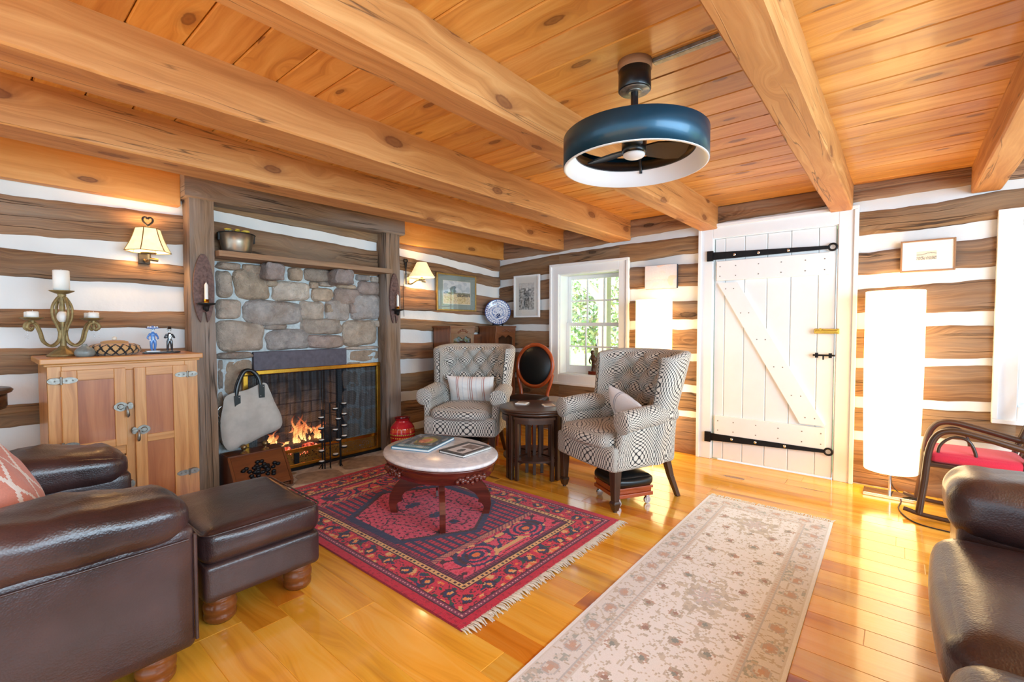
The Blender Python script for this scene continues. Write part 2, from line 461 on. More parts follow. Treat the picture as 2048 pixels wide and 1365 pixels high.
def glass():
    t = NT('window glass'); tr = t.n('BsdfTransparent'); gl = t.n('BsdfGlossy'); gl.inputs['Roughness'].default_value = .02
    mx = t.n('MixShader'); mx.inputs[0].default_value = .05; t.l(tr.outputs[0], mx.inputs[1]); t.l(gl.outputs[0], mx.inputs[2])
    t.l(mx.outputs[0], t.out.inputs[0]); return t.m
M['glass'] = glass()
def meshscreen():
    t = NT('fine steel mesh'); b = t.n('BsdfPrincipled'); b.inputs['Base Color'].default_value = (*hx('#2A2E33'), 1); b.inputs['Roughness'].default_value = .6
    b.inputs['Metallic'].default_value = .5
    uv = t.uv(); sx = t.n('SeparateXYZ'); t.l(uv, sx.inputs[0])
    k = PI/.006
    f = t.math('MULTIPLY', t.math('ABSOLUTE', t.math('SINE', t.math('MULTIPLY', sx.outputs[0], k))), t.math('ABSOLUTE', t.math('SINE', t.math('MULTIPLY', sx.outputs[1], k))))
    m = t.ramp(f, [(.42, 0.), (.62, 1.)])
    tr = t.n('BsdfTransparent'); mx = t.n('MixShader'); t.l(m, mx.inputs[0]); t.l(b.outputs[0], mx.inputs[1]); t.l(tr.outputs[0], mx.inputs[2])
    t.l(mx.outputs[0], t.out.inputs[0]); return t.m
M['mesh_screen'] = meshscreen()
def flame():
    t = NT('flame'); uv = t.uv(); sx = t.n('SeparateXYZ'); t.l(uv, sx.inputs[0])
    c = t.ramp(sx.outputs[1], [(0., (1., .62, .22)), (.35, (1., .42, .12)), (.8, (.9, .16, .04)), (1., (.5, .05, .02))])
    e = t.n('Emission'); t.l(c, e.inputs[0])
    st = t.ramp(sx.outputs[1], [(0., .9), (.35, .75), (1., .25)])
    t.l(t.math('MULTIPLY', st, 3.2), e.inputs[1])
    a = t.ramp(sx.outputs[1], [(0., .8), (.5, .6), (1., .08)])
    tr = t.n('BsdfTransparent'); mx = t.n('MixShader'); t.l(a, mx.inputs[0]); t.l(tr.outputs[0], mx.inputs[1]); t.l(e.outputs[0], mx.inputs[2])
    t.l(mx.outputs[0], t.out.inputs[0]); return t.m
M['flame'] = flame()
def ember():
    t = NT('glowing embers'); n = t.noise(t.n('TexCoord').outputs['Object'], 32, 3)
    return t.bsdf(hx('#3A1A14'), .9, emit=t.ramp(n, [(.38, (.05, .0, .0)), (.52, (1., .1, .04)), (.68, (1., .5, .3))]), es=1.6, bump=n)
M['ember'] = ember()
# ================================================================== ROOM
CEIL = 2.29; BB = 2.085; XW = -3.9; YW = 4.41; XE = 2.3; YS = -2.6

# ---- floor: wide pine planks running along X
def build_floor():
    b = MB(); y = YS; rnd = random.Random(3)
    while y < YW+.2:
        w = rnd.choice((.12, .14, .155, .17, .13)); x = XW-.3
        while x < XE:
            L = rnd.uniform(1.2, 2.6); t = rnd.uniform(.86, 1.1); r_ = rnd.random()
            c = (t, t*rnd.uniform(.94, 1.03), t*rnd.uniform(.88, 1.05))
            if r_ > .86: c = (.78, .52, .36)
            elif r_ > .72: c = (.9, .76, .62)
            b.box(x, min(x+L, XE), y, min(y+w, YW+.2), -.03, 0, 0, c)
            x += L
        y += w
    return b.build('floor', M['floor'], bevel=.0018, seg=1)
struct(build_floor(), 'glossy golden pine plank floor', 'floor')

# ---- ceiling: tongue and groove boards running along X, beams along Y
def build_ceiling():
    b = MB(); rnd = random.Random(5); w = .1733
    bays = [(XW, -3.06), (-3.06, -2.2), (-2.2, -1.35), (-1.35, -.37), (-.37, .4), (.4, 1.3), (1.3, XE)]
    for x0, x1 in bays:
        off = 1.963 if x1 < -.3 else 1.908
        k0 = math.floor((YS-off)/w)
        for k in range(k0, 60):
            y = off+k*w
            if y > YW: break
            t = rnd.uniform(.82, 1.08)
            c = (t, t*rnd.uniform(.94, 1.02), t*rnd.uniform(.86, 1.04))
            # board with a chamfered V groove
            g = .0055
            b.prism([(y, CEIL+.03), (y, CEIL+g), (y+g*.9, CEIL), (y+w-g*.9-.003, CEIL), (y+w-.003, CEIL+g), (y+w-.003, CEIL+.03)][::-1], x0, x1, 0, c, 0, 0)
    b.box(XW, XE, YS, YW, CEIL+.03, CEIL+.05, 0, (.25, .2, .15))
    return b.build('ceiling', M['pine_ceiling'])
struct(build_ceiling(), 'knotty pine tongue and groove board ceiling', 'ceiling')

# ---- five heavy pine beams
def beam(x0, x1, z0, z1, label, y1=YW, seed=0):
    b = MB()
    def sec(y):
        j = lambda k: nz(y*1.3, k*3.1, seed)*.004+nz(y*9, k*2, seed)*.0015
        return [(x0+j(1), z0+j(2)), (x1+j(3), z0+j(4)), (x1+j(5), z1), (x0+j(6), z1)]
    n = 80; ys = [lerp(YS, y1, i/n) for i in range(n+1)]
    secs = [sec(y) for y in ys]; c = .008
    vs = []; H_ = z1-z0; W_ = x1-x0
    for y, s4 in zip(ys, secs):
        (ax, az), (bx, bz), (cx, cz), (dx, dz) = s4
        vs += [(ax, y, az+c), (ax+c, y, az), (bx-c, y, bz), (bx, y, bz+c), (cx, y, cz), (dx, y, dz)]
    peri = [0, .011, W_, W_+.011, W_+H_, W_*2+H_, W_*2+H_*2]
    fs = []; uv = []; ou, ov = random.uniform(0, 9), random.uniform(0, 9)
    for i in range(n):
        for k in range(6):
            k2 = (k+1) % 6
            fs.append((i*6+k, (i+1)*6+k, (i+1)*6+k2, i*6+k2))
            uv.append([(ys[i]+ou, peri[k]+ov), (ys[i+1]+ou, peri[k]+ov), (ys[i+1]+ou, peri[k+1]+ov), (ys[i]+ou, peri[k+1]+ov)])
    b.add(vs, fs, uv, (1, 1, 1), 0, False, flip=True)
    b.add([vs[n*6+k] for k in range(6)], [(0, 1, 2, 3, 4, 5)], None, (1, 1, 1), 0, False, 0, flip=True)
    b.add([vs[k] for k in range(6)], [(5, 4, 3, 2, 1, 0)], None, (1, 1, 1), 0, False, 0, flip=True)
    return struct(b.build('ceiling_beam', M['pine_beam']), label, 'beam')
beam(-3.15, -2.93, 2.075, CEIL, 'knotty pine ceiling beam nearest the fireplace', seed=1)
beam(-2.34, -2.12, BB, CEIL, 'pine ceiling beam second out from the fireplace', seed=2)
beam(-1.425, -1.275, BB, CEIL, 'pine ceiling beam running behind the fan', seed=3)
beam(-.44, -.295, BB+.015, CEIL, 'rough pine ceiling beam ending above the white door', seed=4)
beam(.345, .49, BB+.025, CEIL, 'pine ceiling beam above the small etching', seed=5)

# ---- log walls
def logrow(b, axis, fx, ts, top, bot, t0, t1, seed, holes=(), crack=False, tint=None, zmin=-9):
    """one log on a wall. axis 'x': plane x=fx facing +X, runs along Y; 'y': plane y=fx facing -Y, runs along X"""
    rnd = random.Random(seed)
    segs = [(t0, t1)]
    for (h0, h1, z0, z1) in holes:
        new = []
        for a, c in segs:
            for p, q in ((a, min(c, h0)), (max(a, h0), min(c, h1)), (max(a, h1), c)):
                if q-p > .01: new.append((p, q))
        segs = new
    tt = tint or (lambda v: (v, v*rnd.uniform(.95, 1.02), v*rnd.uniform(.9, 1.02)))(rnd.uniform(.82, 1.12))
    for a, c in segs:
        m = (a+c)/2; clip = None
        for (h0, h1, z0, z1) in holes:
            if h0-.001 <= m <= h1+.001: clip = (z0, z1)
        n = max(3, int((c-a)/.045)); nh = 9
        def ztop(t): return interp(ts, top, t)+nz(t*2.2, seed*1.7)*.016+nz(t*9, seed)*.007+nz(t*34, seed)*.0025
        def zbot(t): return interp(ts, bot, t)+nz(t*2.2, seed*2.9, 5)*.016+nz(t*9, seed, 3)*.007+nz(t*34, seed, 8)*.0025
        dead = False; lo = hi = None
        if clip:
            zt, zb = ztop(m), zbot(m)
            if zb >= clip[1]-.02: lo = None
            elif zt <= clip[0]+.02: lo = None
            else:
                up, dn = zt-clip[1], clip[0]-zb
                if max(up, dn) < .012: continue
                if up > dn: lo = clip[1]
                else: hi = clip[0]
        def g(u, v):
            t = lerp(a, c, u); z1_, z0_ = ztop(t), max(zmin, zbot(t))
            if lo is not None: z0_ = max(lo, min(z0_, z1_-.001)) if z1_ > lo else lo; z1_ = max(z1_, lo+.001)
            if hi is not None: z1_ = min(z1_, hi)
            z = lerp(z0_, z1_, v)
            e = 4*v*(1-v)
            out = .018*min(1, e*2.6)+nz(t*3, z*6, seed)*.007+nz(t*11, z*28, seed)*.0035-.006
            out += max(0, nz(t*1.1+4, z*5, seed+7)-.25)*-.012
            if crack:
                cr = .55+nz(t*1.6, seed)*.12
                out -= .014*math.exp(-((v-cr)/.035)**2)
            if v in (0., 1.): out = -.02
            return (fx+out, t, z) if axis == 'x' else (t, fx-out, z)
        b.grid(g, n, 18 if crack else nh, su=c-a, sv=abs(interp(ts, top, m)-interp(ts, bot, m)), col=tt, sm=True)

# wall with the fireplace (x = XW, faces +X)
bl = MB()
TS = [-2.6, .17, 1.03]
LEFT = [([1.98, 1.971, 1.999], [1.70, 1.735, 1.785], True), ([1.69, 1.67, 1.648], [1.51, 1.495, 1.49], False),
        ([1.33, 1.32, 1.317], [1.21, 1.204, 1.197], False), ([1.12, 1.094, 1.059], [.93, .935, .93], False),
        ([.76, .77, .77], [.63, .623, .62], True), ([.47, .486, .49], [.3, .33, .33], False), ([.2, .2, .2], [.0, .0, .0], False)]
for k, (t, bo, cr) in enumerate(LEFT): logrow(bl, 'x', XW, TS, t, bo, YS, 1.03, 20+k, crack=cr)
TS = [1.03, 1.23, 2.61]
for k, (t, bo, cr) in enumerate([([2.14, 2.14, 2.14], [2.075, 2.072, 2.02], False), ([1.99, 1.991, 1.954], [1.70, 1.70, 1.70], True)]):
    logrow(bl, 'x', XW, TS, t, bo, 1.03, 2.70, 40+k, crack=cr)
TS = [2.77, 2.93, 4.3]
RIGHT = [([2.06, 2.053, 2.058], [2.01, 2.008, 1.909], False), ([1.935, 1.932, 1.828], [1.785, 1.779, 1.704], False), ([1.635, 1.631, 1.573], [1.38, 1.376, 1.33], True),
         ([1.30, 1.299, 1.235], [1.18, 1.176, 1.11], False), ([1.05, 1.043, 1.0], [.87, .869, .85], True), ([.74, .73, .72], [.54, .534, .53], False),
         ([.44, .441, .44], [.2, .198, .2], True), ([.12, .12, .12], [-.01, -.01, -.01], False)]
for k, (t, bo, cr) in enumerate(RIGHT): logrow(bl, 'x', XW, TS, t, bo, 2.70, YW-.01, 50+k, crack=cr)
wl = bl.build('wall_left', [M['log'], M['chink']])
cb = MB()
def chinkbox(b, x0, x1, y0, y1, z0, z1): b.box(x0, x1, y0, y1, z0, z1, 0, (1, 1, 1), 1)
FO = (1.50, 2.28, .0, .86)      # firebox opening in the fireplace wall (y0, y1, z0, z1)
wlb = MB()
for a in ((YS, FO[0], 0, CEIL), (FO[1], YW+.2, 0, CEIL), (FO[0], FO[1], FO[3], CEIL)):
    wlb.box(XW-.2, XW-.014, a[0], a[1], a[2], a[3])
wlc = wlb.build('chinking', M['chink'], wl)
struct(wl, 'log and white chinking wall behind the fireplace', 'wall')

# wall with the door (y = YW, faces -Y)
WIN = (-2.99, -2.24, .665, 1.80); DOOR = (-1.31, -.38, 0., 2.005); RWIN = (.59, 1.42, .69, 1.86)
HOLES = [WIN, DOOR, RWIN]
bd = MB(); TS = [-3.9, -3.1, -2.1, -1.45, -.2, .45, 1.5]
FAR = [([2.30]*7, [2.037, 2.05, 2.11, 2.138, 2.162, 2.17, 2.17], True),
       ([1.987, 2.04, 2.063, 2.056, 2.083, 2.104, 2.11], [1.789, 1.82, 1.866, 1.885, 1.892, 1.916, 1.92], False),
       ([1.702, 1.762, 1.813, 1.793, 1.776, 1.811, 1.82], [1.503, 1.531, 1.594, 1.58, 1.61, 1.603, 1.6], True),
       ([1.41, 1.409, 1.472, 1.455, 1.505, 1.533, 1.54], [1.229, 1.235, 1.258, 1.273, 1.316, 1.305, 1.3], False),
       ([1.154, 1.165, 1.177, 1.19, 1.195, 1.222, 1.23], [.929, .955, .97, .957, .96, .999, 1.0], True),
       ([.886, .89, .89, .891, .90, .949, .95], [.635, .66, .66, .658, .67, .695, .70], True),
       ([.578, .58, .585, .587, .60, .645, .65], [.35, .40, .41, .409, .41, .421, .42], False),
       ([.28, .33, .36, .362, .345, .344, .34], [-.01]*7, False)]
for k, (t, bo, cr) in enumerate(FAR): logrow(bd, 'y', YW, TS, t, bo, XW+.004, XE, 70+k, HOLES, cr)
wd = bd.build('wall_back', [M['log']])
cb = MB()
def panel(b, y0, y1, holes):
    xs = sorted({XW-.2, XE, *[h[0] for h in holes], *[h[1] for h in holes]})
    for a, c in zip(xs, xs[1:]):
        m = (a+c)/2; h = [q for q in holes if q[0] < m < q[1]]
        if not h: b.box(a, c, y0, y1, 0, CEIL, 0)
        else:
            if h[0][2] > 0: b.box(a, c, y0, y1, 0, h[0][2], 0)
            b.box(a, c, y0, y1, h[0][3], CEIL, 0)
panel(cb, YW+.014, YW+.2, HOLES)
cb.build('chinking', M['chink'], wd)
struct(wd, 'log and white chinking wall around the white plank door', 'wall')

# golden boards along the top of the fireplace wall, either side of the old lintel
for (y0, y1, lab) in ((YS, 1.0, 'golden pine board above the lit pleated sconce'), (2.825, YW, 'golden pine board above the framed landscape')):
    b = MB(); b.box(XW, XW+.07, y0, y1, 2.045, CEIL, 1)
    struct(b.build('trim_wall_plate', M['pine_lath'], bevel=.003), lab, 'trim')

# old hewn posts and lintel round the fireplace
def hewn(name, x0, x1, y0, y1, z0, z1, axis, seed, label, amp=.007):
    b = MB(); A = [(x0, x1), (y0, y1), (z0, z1)]; L0, L1 = A[axis]; n = max(12, int((L1-L0)/.035))
    o1, o2 = [i for i in range(3) if i != axis]
    if axis == 1: o1, o2 = 2, 0
    (a0, a1), (b0, b1) = A[o1], A[o2]
    per = 2*((a1-a0)+(b1-b0)); K = 28
    def ring(u, v):
        t = lerp(L0, L1, u); d = v*per
        if d < a1-a0: p = (a0+d, b0)
        elif d < (a1-a0)+(b1-b0): p = (a1, b0+d-(a1-a0))
        elif d < 2*(a1-a0)+(b1-b0): p = (a1-(d-(a1-a0)-(b1-b0)), b1)
        else: p = (a0, b1-(d-2*(a1-a0)-(b1-b0)))
        ca, cb_ = (a0+a1)/2, (b0+b1)/2
        k = 1+nz(t*2.5, p[0]*7+seed, p[1]*7)*amp*5+nz(t*16, p[0]*25, p[1]*25+seed)*amp*3
        w = nz(t*1.2, seed)*amp*1.2; w2 = nz(t*1.2, seed+9)*amp*1.2
        q = [0, 0, 0]; q[axis] = t; q[o1] = ca+(p[0]-ca)*k+w; q[o2] = cb_+(p[1]-cb_)*k+w2
        return q
    b.grid(ring, n, K, cv=True, su=L1-L0, sv=per, sm=False)
    for u in (0, 1):
        c = [ring(u, k/K) for k in range(K)]
        b.add(c, [tuple(range(K))], None, (1, 1, 1), 0, False, axis, flip=(u == 0))
    return struct(b.build(name, M['old_beam']), label, 'post')
hewn('trim_post', XW+.0, -3.755, 1.025, 1.176, 0, 2.105, 2, 1, 'hewn timber post beside the oak icebox')
hewn('trim_post', XW+.0, -3.755, 2.615, 2.772, 0, 2.105, 2, 2, 'hewn timber post beside the red vase')
hewn('trim_lintel', XW+.0, -3.735, 1.0, 2.82, 2.10, CEIL-.005, 1, 3, 'hewn timber lintel above the fireplace', .006)

# ---- stone fireplace: outlines measured on the stone face plane, then domed
CAM = Vector((0, 0, 1.22)); YAW = R(40.0); FPX = 925.; PIT = math.atan(31/925.)
FW = Vector((-math.sin(YAW)*math.cos(PIT), math.cos(YAW)*math.cos(PIT), -math.sin(PIT))); RT = Vector((math.cos(YAW), math.sin(YAW), 0)); UP = RT.cross(FW)
def wallpt(u, v, x):
    d = FW+RT*((u-1024)/FPX)+UP*((682.5-v)/FPX)
    return CAM+d*((x-CAM.x)/d.x)
ST = [(250,665,430,722),(440,682,600,752),(768,705,875,800),(880,715,1095,808),(1255,755,1355,800),(1362,768,1425,810),(985,806,1105,842),(1108,822,1262,857),
 (250,728,370,920),(378,715,637,930),(650,803,925,943),(922,805,982,856),(935,848,1092,948),(1094,850,1290,975),(1265,805,1428,902),(600,795,690,842),
 (250,932,437,1072),(440,940,872,1117),(850,945,1032,1077),(1034,958,1088,1030),(1032,925,1213,1087),(1207,960,1255,1035),(1222,895,1430,1077),
 (250,1088,598,1302),(602,1112,765,1150),(853,1068,1157,1183),(1157,1080,1410,1263),(1378,1080,1430,1132),(605,1142,928,1295),(896,1185,1167,1283),(1172,1266,1430,1292),
 (250,1308,522,1360)]
ST2 = [(115,168,362,480),(62,160,110,430),(62,440,112,680),(118,490,360,700),(62,690,360,900),(1172,85,1445,185),(1160,188,1290,255),(1300,190,1445,262),
 (1130,262,1270,420),(1278,268,1445,400),(1130,428,1250,560),(1256,408,1445,570),(1130,568,1300,700),(1306,578,1445,760),(1130,708,1295,830),(1300,770,1460,960),(1130,836,1292,960)]
STONES = [(360+a/3.5923, 340+b_/3.5923, 360+c/3.5923, 340+d/3.5923) for a, b_, c, d in ST]+[(420+a/4.2659, 680+b_/4.2659, 420+c/4.2659, 680+d/4.2659) for a, b_, c, d in ST2]
SC = [hx(c) for c in ('#A29588', '#B2A392', '#98897B', '#A7937F', '#8B8178', '#B5A99C', '#93837B', '#A08F7C', '#9D9691')]
XS = -3.925
def dome(b, u0, v0, u1, v1, x, bulge, seed, col):
    P = [wallpt(u, v, x) for u, v in ((u0, v0), (u1, v0), (u1, v1), (u0, v1))]
    y0, y1 = (P[0].y+P[3].y)/2, (P[1].y+P[2].y)/2
    zt0, zt1, zb0, zb1 = P[0].z, P[1].z, P[3].z, P[2].z
    # the walls are seen obliquely: level the outline a little
    hy = (y1-y0)/2*1.01; K = 34; rnd = random.Random(seed)
    zt = (zt0+zt1)/2; zb = (zb0+zb1)/2; hz = (zt-zb)/2*1.03; cy, cz = (y0+y1)/2, (zt+zb)/2
    e = rnd.uniform(3.0, 6.5); ph = rnd.uniform(0, 50); sk = rnd.uniform(-.12, .12)
    def g(u, v):
        a = 2*PI*u; ca, sa = math.cos(a), math.sin(a)
        rr = (abs(ca)**e+abs(sa)**e)**(-1/e)*(1+nz(ca*1.3+ph, sa*1.3, seed)*.12+nz(ca*4+ph, sa*4)*.035)
        s_ = math.sin(v*PI/2)
        py, pz = ca*rr*s_, sa*rr*s_
        y, z = cy+hy*(py+sk*pz*.5), cz+hz*(pz+sk*py*.3)
        h = bulge*(max(0, 1-s_**6))**.6
        h += bulge*.45*nz(y*9+ph, z*9, seed)*(1-s_**4)+nz(y*40, z*40, seed)*.005*(1-s_**6)+.012*(abs(nz(y*13+ph, z*13, seed))-.2)*(1-s_**6)
        return (x+h-.004, y, z)
    b.grid(g, K, 9, cu=True, col=col, mi=0, flip=True)
fb = MB()
for i, q in enumerate(STONES):
    rnd = random.Random(i*7+1); c = rnd.choice(SC); k = rnd.uniform(1.1, 1.45)
    if 1 <= i < 2: k *= .95
    low = i >= len(ST)
    dome(fb, *q, XS+(.008 if low else .006), (.012 if low else .045)+(.006 if low else .02)*rnd.random(), i+1, tuple(min(1, q_*k) for q_ in c))
# mortar bed with the firebox opening
for (y0, y1, z0, z1) in ((1.17, FO[0], 0, 1.72), (FO[1], 2.63, 0, 1.72), (FO[0], FO[1], FO[3], 1.72)):
    fb.box(XW-.012-.03, XS+.014, y0, y1, z0, z1, 2, (1, 1, 1), 1)
# firebox
fx0 = -4.34
bc = lambda: (lambda v: (v, v, v))(random.uniform(.85, 1.1))
fb.box(fx0-.05, fx0, 1.4, 2.4, -.02, 1.0, 2, (1, 1, 1), 2)
fb.box(fx0, XW-.013, FO[0]-.08, FO[0], -.02, 1.0, 2, (1, 1, 1), 2); fb.box(fx0, XW-.013, FO[1], FO[1]+.08, -.02, 1.0, 2, (1, 1, 1), 2)
fb.box(fx0, XW-.1, 1.42, 2.36, .98, 1.02, 2, (1, 1, 1), 2); fb.box(fx0, XW, 1.42, 2.36, -.04, 0.004, 2, (1, 1, 1), 2)
def firebrick():
    t = NT('sooty firebrick'); uv = t.uv()
    br = t.n('TexBrick'); t.l(t.map(uv, (1, 1, 1), rot=(0, 0, PI/2)), br.inputs[0])
    br.inputs['Scale'].default_value = 1.; br.inputs['Brick Width'].default_value = .2; br.inputs['Row Height'].default_value = .105; br.inputs['Mortar Size'].default_value = .006
    br.inputs['Color1'].default_value = (*hx('#8A8580'), 1); br.inputs['Color2'].default_value = (*hx('#75706C'), 1); br.inputs['Mortar'].default_value = (*hx('#3A3836'), 1)
    n = t.noise(t.n('TexCoord').outputs['Object'], 4.5, 3)
    return t.bsdf(t.mix(t.ramp(n, [(.48, 0.), (.62, .9)]), br.outputs[0], hx('#1B1A1A')), .9)
M['firebrick'] = firebrick()
fp = struct(fb.build('trim_fireplace', [M['stone'], M['mortar'], M['firebrick']]), 'field stone chimney breast with grey mortar', 'fireplace')
b = MB(); b.box(-3.96, -3.875, 1.47, 2.265, .853, 1.012, 1)
il = struct(b.build('trim_iron_lintel', M['iron_lintel'], bevel=.006), 'dark iron lintel bar over the firebox', 'lintel')
# stone corbels under the mantel
for (u0, v0, u1, v1, lab) in ((536, 527, 573, 561, 'projecting corbel stone nearer the pot'), (672, 541, 710, 570, 'projecting corbel stone farther from the pot')):
    P0 = wallpt(u0, v0, -3.72); P1 = wallpt(u1, v1, -3.72); b = MB(); sd = int(u0)
    f = lambda p, q: p+Vector((nz(p.y*14, p.z*14, sd), nz(p.x*14, p.z*14, sd+3), nz(p.x*13, p.y*13, sd+5)))*.022
    b.soft(-3.93, -3.715, P0.y, P1.y, P1.z-.0, 1.708, .028, 10, f, hx('#9B8D88'))
    struct(b.build('trim_corbel', M['stone']), lab, 'stone')
# hearth flagstones flush with the floor
hb = MB(); hb.box(XW-.02, -3.395, 1.0, 2.71, -.02, .004, 1, hx('#E8E4DC'))
HS = [(-3.60, 1.33, .16, .26), (-3.56, 1.82, .15, .2), (-3.62, 2.28, .17, .24), (-3.83, 2.12, .05, .2), (-3.5, 2.58, .09, .12), (-3.80, 1.55, .07, .2)]
for i, (x, y, rx, ry) in enumerate(HS):
    n = 26; pts = []
    for k in range(n):
        a = 2*PI*k/n; r_ = 1+nz(math.cos(a)*1.2+i*5, math.sin(a)*1.2)*.35
        pts.append((x+rx*r_*math.cos(a), y+ry*r_*math.sin(a)))
    hb.prism(pts, .003, .0075, 2, random.Random(i).choice([hx('#B4A99E'), hx('#A49A90'), hx('#BCA07E')]))
hth = struct(hb.build('floor_hearth', M['hearth']), 'flagstone hearth in front of the firescreen', 'hearth')

# ---- white door with Z brace
def casing(b, x0, x1, z0, z1, w, y, sill=True, d=.028):
    """picture-frame casing, opening x0..x1,z0..z1, outside w wider, with a raised outer bead"""
    def strip(xa, xb, za, zb): b.box(xa, xb, y-d, y, za, zb, 2)
    strip(x0-w, x0, z0-(w if sill else 0), z1+w); strip(x1, x1+w, z0-(w if sill else 0), z1+w); strip(x0, x1, z1, z1+w)
    o = .028
    def bead(xa, xb, za, zb): b.box(xa, xb, y-d-.016, y-d, za, zb, 2)
    zz = z0-(w if sill else 0)
    za = zz+(o if sill else 0); bead(x0-w, x0-w+o, za, z1+w-o); bead(x1+w-o, x1+w, za, z1+w-o); bead(x0-w, x1+w, z1+w-o, z1+w)
    if sill: strip(x0, x1, z0-w, z0); bead(x0-w, x1+w, z0-w, z0-w+o)
dr = thing('door_1', 'white plank door with Z brace and black strap hinges', 'door', (-.845, YW, 0)); dr['kind'] = 'structure'
b = MB(); casing(b, -1.31+.845, -.38+.845, 0, 2.005, .125, 0, False)
b.box(-.475, -.457, -.01, .1, 0, 2.01); b.box(.457, .475, -.01, .1, 0, 2.01); b.box(-.475, .475, -.01, .1, 1.998, 2.015)
b.build('door_frame', M['white_paint'], dr, bevel=.004)
b = MB(); xs = [-.452, -.365, -.205, -.03, .145, .335, .452]
for a, c in zip(xs, xs[1:]):
    y = -.004; g = .006
    b.prism([(a+.0012, .03), (c-.0012, .03), (c-.0012, y+g), (c-g, y), (a+g, y), (a+.0012, y+g)], .012, 1.996, 2)
sl = b.build('door_slab', M['door_paint'], dr)
b = MB(); b.box(-.43, .41, -.034, -.004, 1.62, 1.795, 0); b.build('ledge', M['door_paint'], sl, bevel=.004)
b = MB(); b.box(-.43, .41, -.034, -.004, .235, .405, 0); b.build('ledge', M['door_paint'], sl, bevel=.004)
b = MB(); b.prism([(-.42, 1.60), (-.255, 1.60), (.41, .42), (.235, .42)][::-1], -.03, -.004, 1); 
# prism axis 1 maps (p,q)->(q,a,p): give (z,x)
b = MB(); b.prism([(1.60, -.42), (1.60, -.255), (.42, .405), (.42, .235)], -.032, -.004, 1)
b.build('brace', M['door_paint'], sl, bevel=.004)
nb = MB()
for zr in (1.66, 1.745, .275, .36):
    for x in (-.4, -.27, -.09, .08, .25, .38): nb.ball((x, -.035, zr), (.005, .003, .005), 8, 6)
for tt in (.03, .22, .42, .62, .82, .97):
    for s_ in (-.03, .035): nb.ball((lerp(-.34, .32, tt)+s_, -.033, lerp(1.58, .44, tt)), (.005, .003, .005), 8, 6)
nb.build('nail_heads', M['steel'], sl)
for (z0, z1) in ((1.845, 1.832), (.205, .222)):
    b = MB()
    def st(u, v):
        x = lerp(-.49, .40, u); w = lerp(.034, .013, u)
        return (x, -.038, lerp(z0, z1, u)+w*(v*2-1))
    b.grid(st, 20, 1, sm=False, flip=False)
    b.grid(lambda u, v: Vector(st(u, v))+Vector((0, .014, 0)), 20, 1, sm=False, flip=True)
    b.grid(lambda u, v: Vector(st(u, 1))+Vector((0, .014*v, 0)), 20, 1, sm=False); b.grid(lambda u, v: Vector(st(u, 0))+Vector((0, .014*v, 0)), 20, 1, sm=False, flip=True)
    ring = [(.43+.026*math.cos(a), -.031, z1+.026*math.sin(a)) for a in [2*PI*k/20 for k in range(20)]]
    b.tube(ring, .008, 8, True, up=(0, 1, 0))
    b.box(-.51, -.46, -.05, -.024, z0-.045, z0+.045)
    h = b.build('strap_hinge', M['iron'], sl); h['label'] = 'black wrought iron strap hinge'
    b = MB()
    for x in (-.28, -.09, .13): b.ball((x, -.04, lerp(z0, z1, (x+.49)/.89)), (.012, .006, .012), 10, 6)
    b.build('bolt_heads', M['chrome'], h)
b = MB(); b.box(.32, .485, -.05, -.03, 1.155, 1.195); b.box(.33, .475, -.058, -.05, 1.167, 1.183); b.cyl((.365, -.06, 1.19), (.365, -.075, 1.19), .01)
b.build('door_latch', M['brass'], dr, bevel=.003)['label'] = 'brass sliding latch'
b = MB(); b.cyl((.315, -.045, .985), (.46, -.045, .985), .007); b.box(.33, .35, -.05, -.03, .965, 1.003); b.box(.42, .44, -.05, -.03, .965, 1.003); b.cyl((.385, -.045, .985), (.385, -.045, .95), .006)
b.build('bolt', M['iron'], dr)['label'] = 'small black barrel bolt'

# ---- windows
def window(name, x0, x1, z0, z1, label, cols=3, rows=2):
    w = thing(name, label, 'window', ((x0+x1)/2, YW, 0)); w['kind'] = 'structure'
    h = (x1-x0)/2; b = MB(); casing(b, -h, h, z0, z1, .115, 0, True)
    D = .2
    b.box(-h-.01, -h+.012, 0, D, z0, z1); b.box(h-.012, h+.01, 0, D, z0, z1); b.box(-h, h, 0, D, z1-.012, z1+.01); b.box(-h, h, 0, D, z0-.02, z0+.012)
    b.box(-h+.012, h-.012, .125, .2, z0+.012, z0+.05)
    b.build('window_frame', M['white_paint'], w, bevel=.004)
    zm = (z0+z1)/2
    for nm, za, zb, y in (('upper_sash', zm-.02, z1-.012, .155), ('lower_sash', z0+.045, zm+.02, .125)):
        b = MB(); a, c = -h+.014, h-.014; fw = .042
        b.box(a, a+fw, y, y+.028, za, zb); b.box(c-fw, c, y, y+.028, za, zb)
        b.box(a+fw, c-fw, y, y+.028, zb-(fw if nm[0] == 'u' else .034), zb); b.box(a+fw, c-fw, y, y+.028, za, za+(.034 if nm[0] == 'u' else .055))
        for k in range(1, cols):
            x = lerp(a+fw, c-fw, k/cols); b.box(x-.009, x+.009, y+.003, y+.022, za+.02, zb-.02)
        for k in range(1, rows):
            z = lerp(za+.034, zb-.034, k/rows); b.box(a+fw, c-fw, y+.004, y+.021, z-.009, z+.009)
        s_ = b.build(nm, M['white_paint'], w, bevel=.002)
        b = MB(); b.box(a+fw, c-fw, y+.011, y+.015, za+.03, zb-.03); b.build('pane', M['glass'], s_)
    return w
window('window_1', *WIN, 'white sash window with twelve panes beside the balloon chair')
window('window_2', *RWIN, 'white window frame at the far right above the rocking chair')
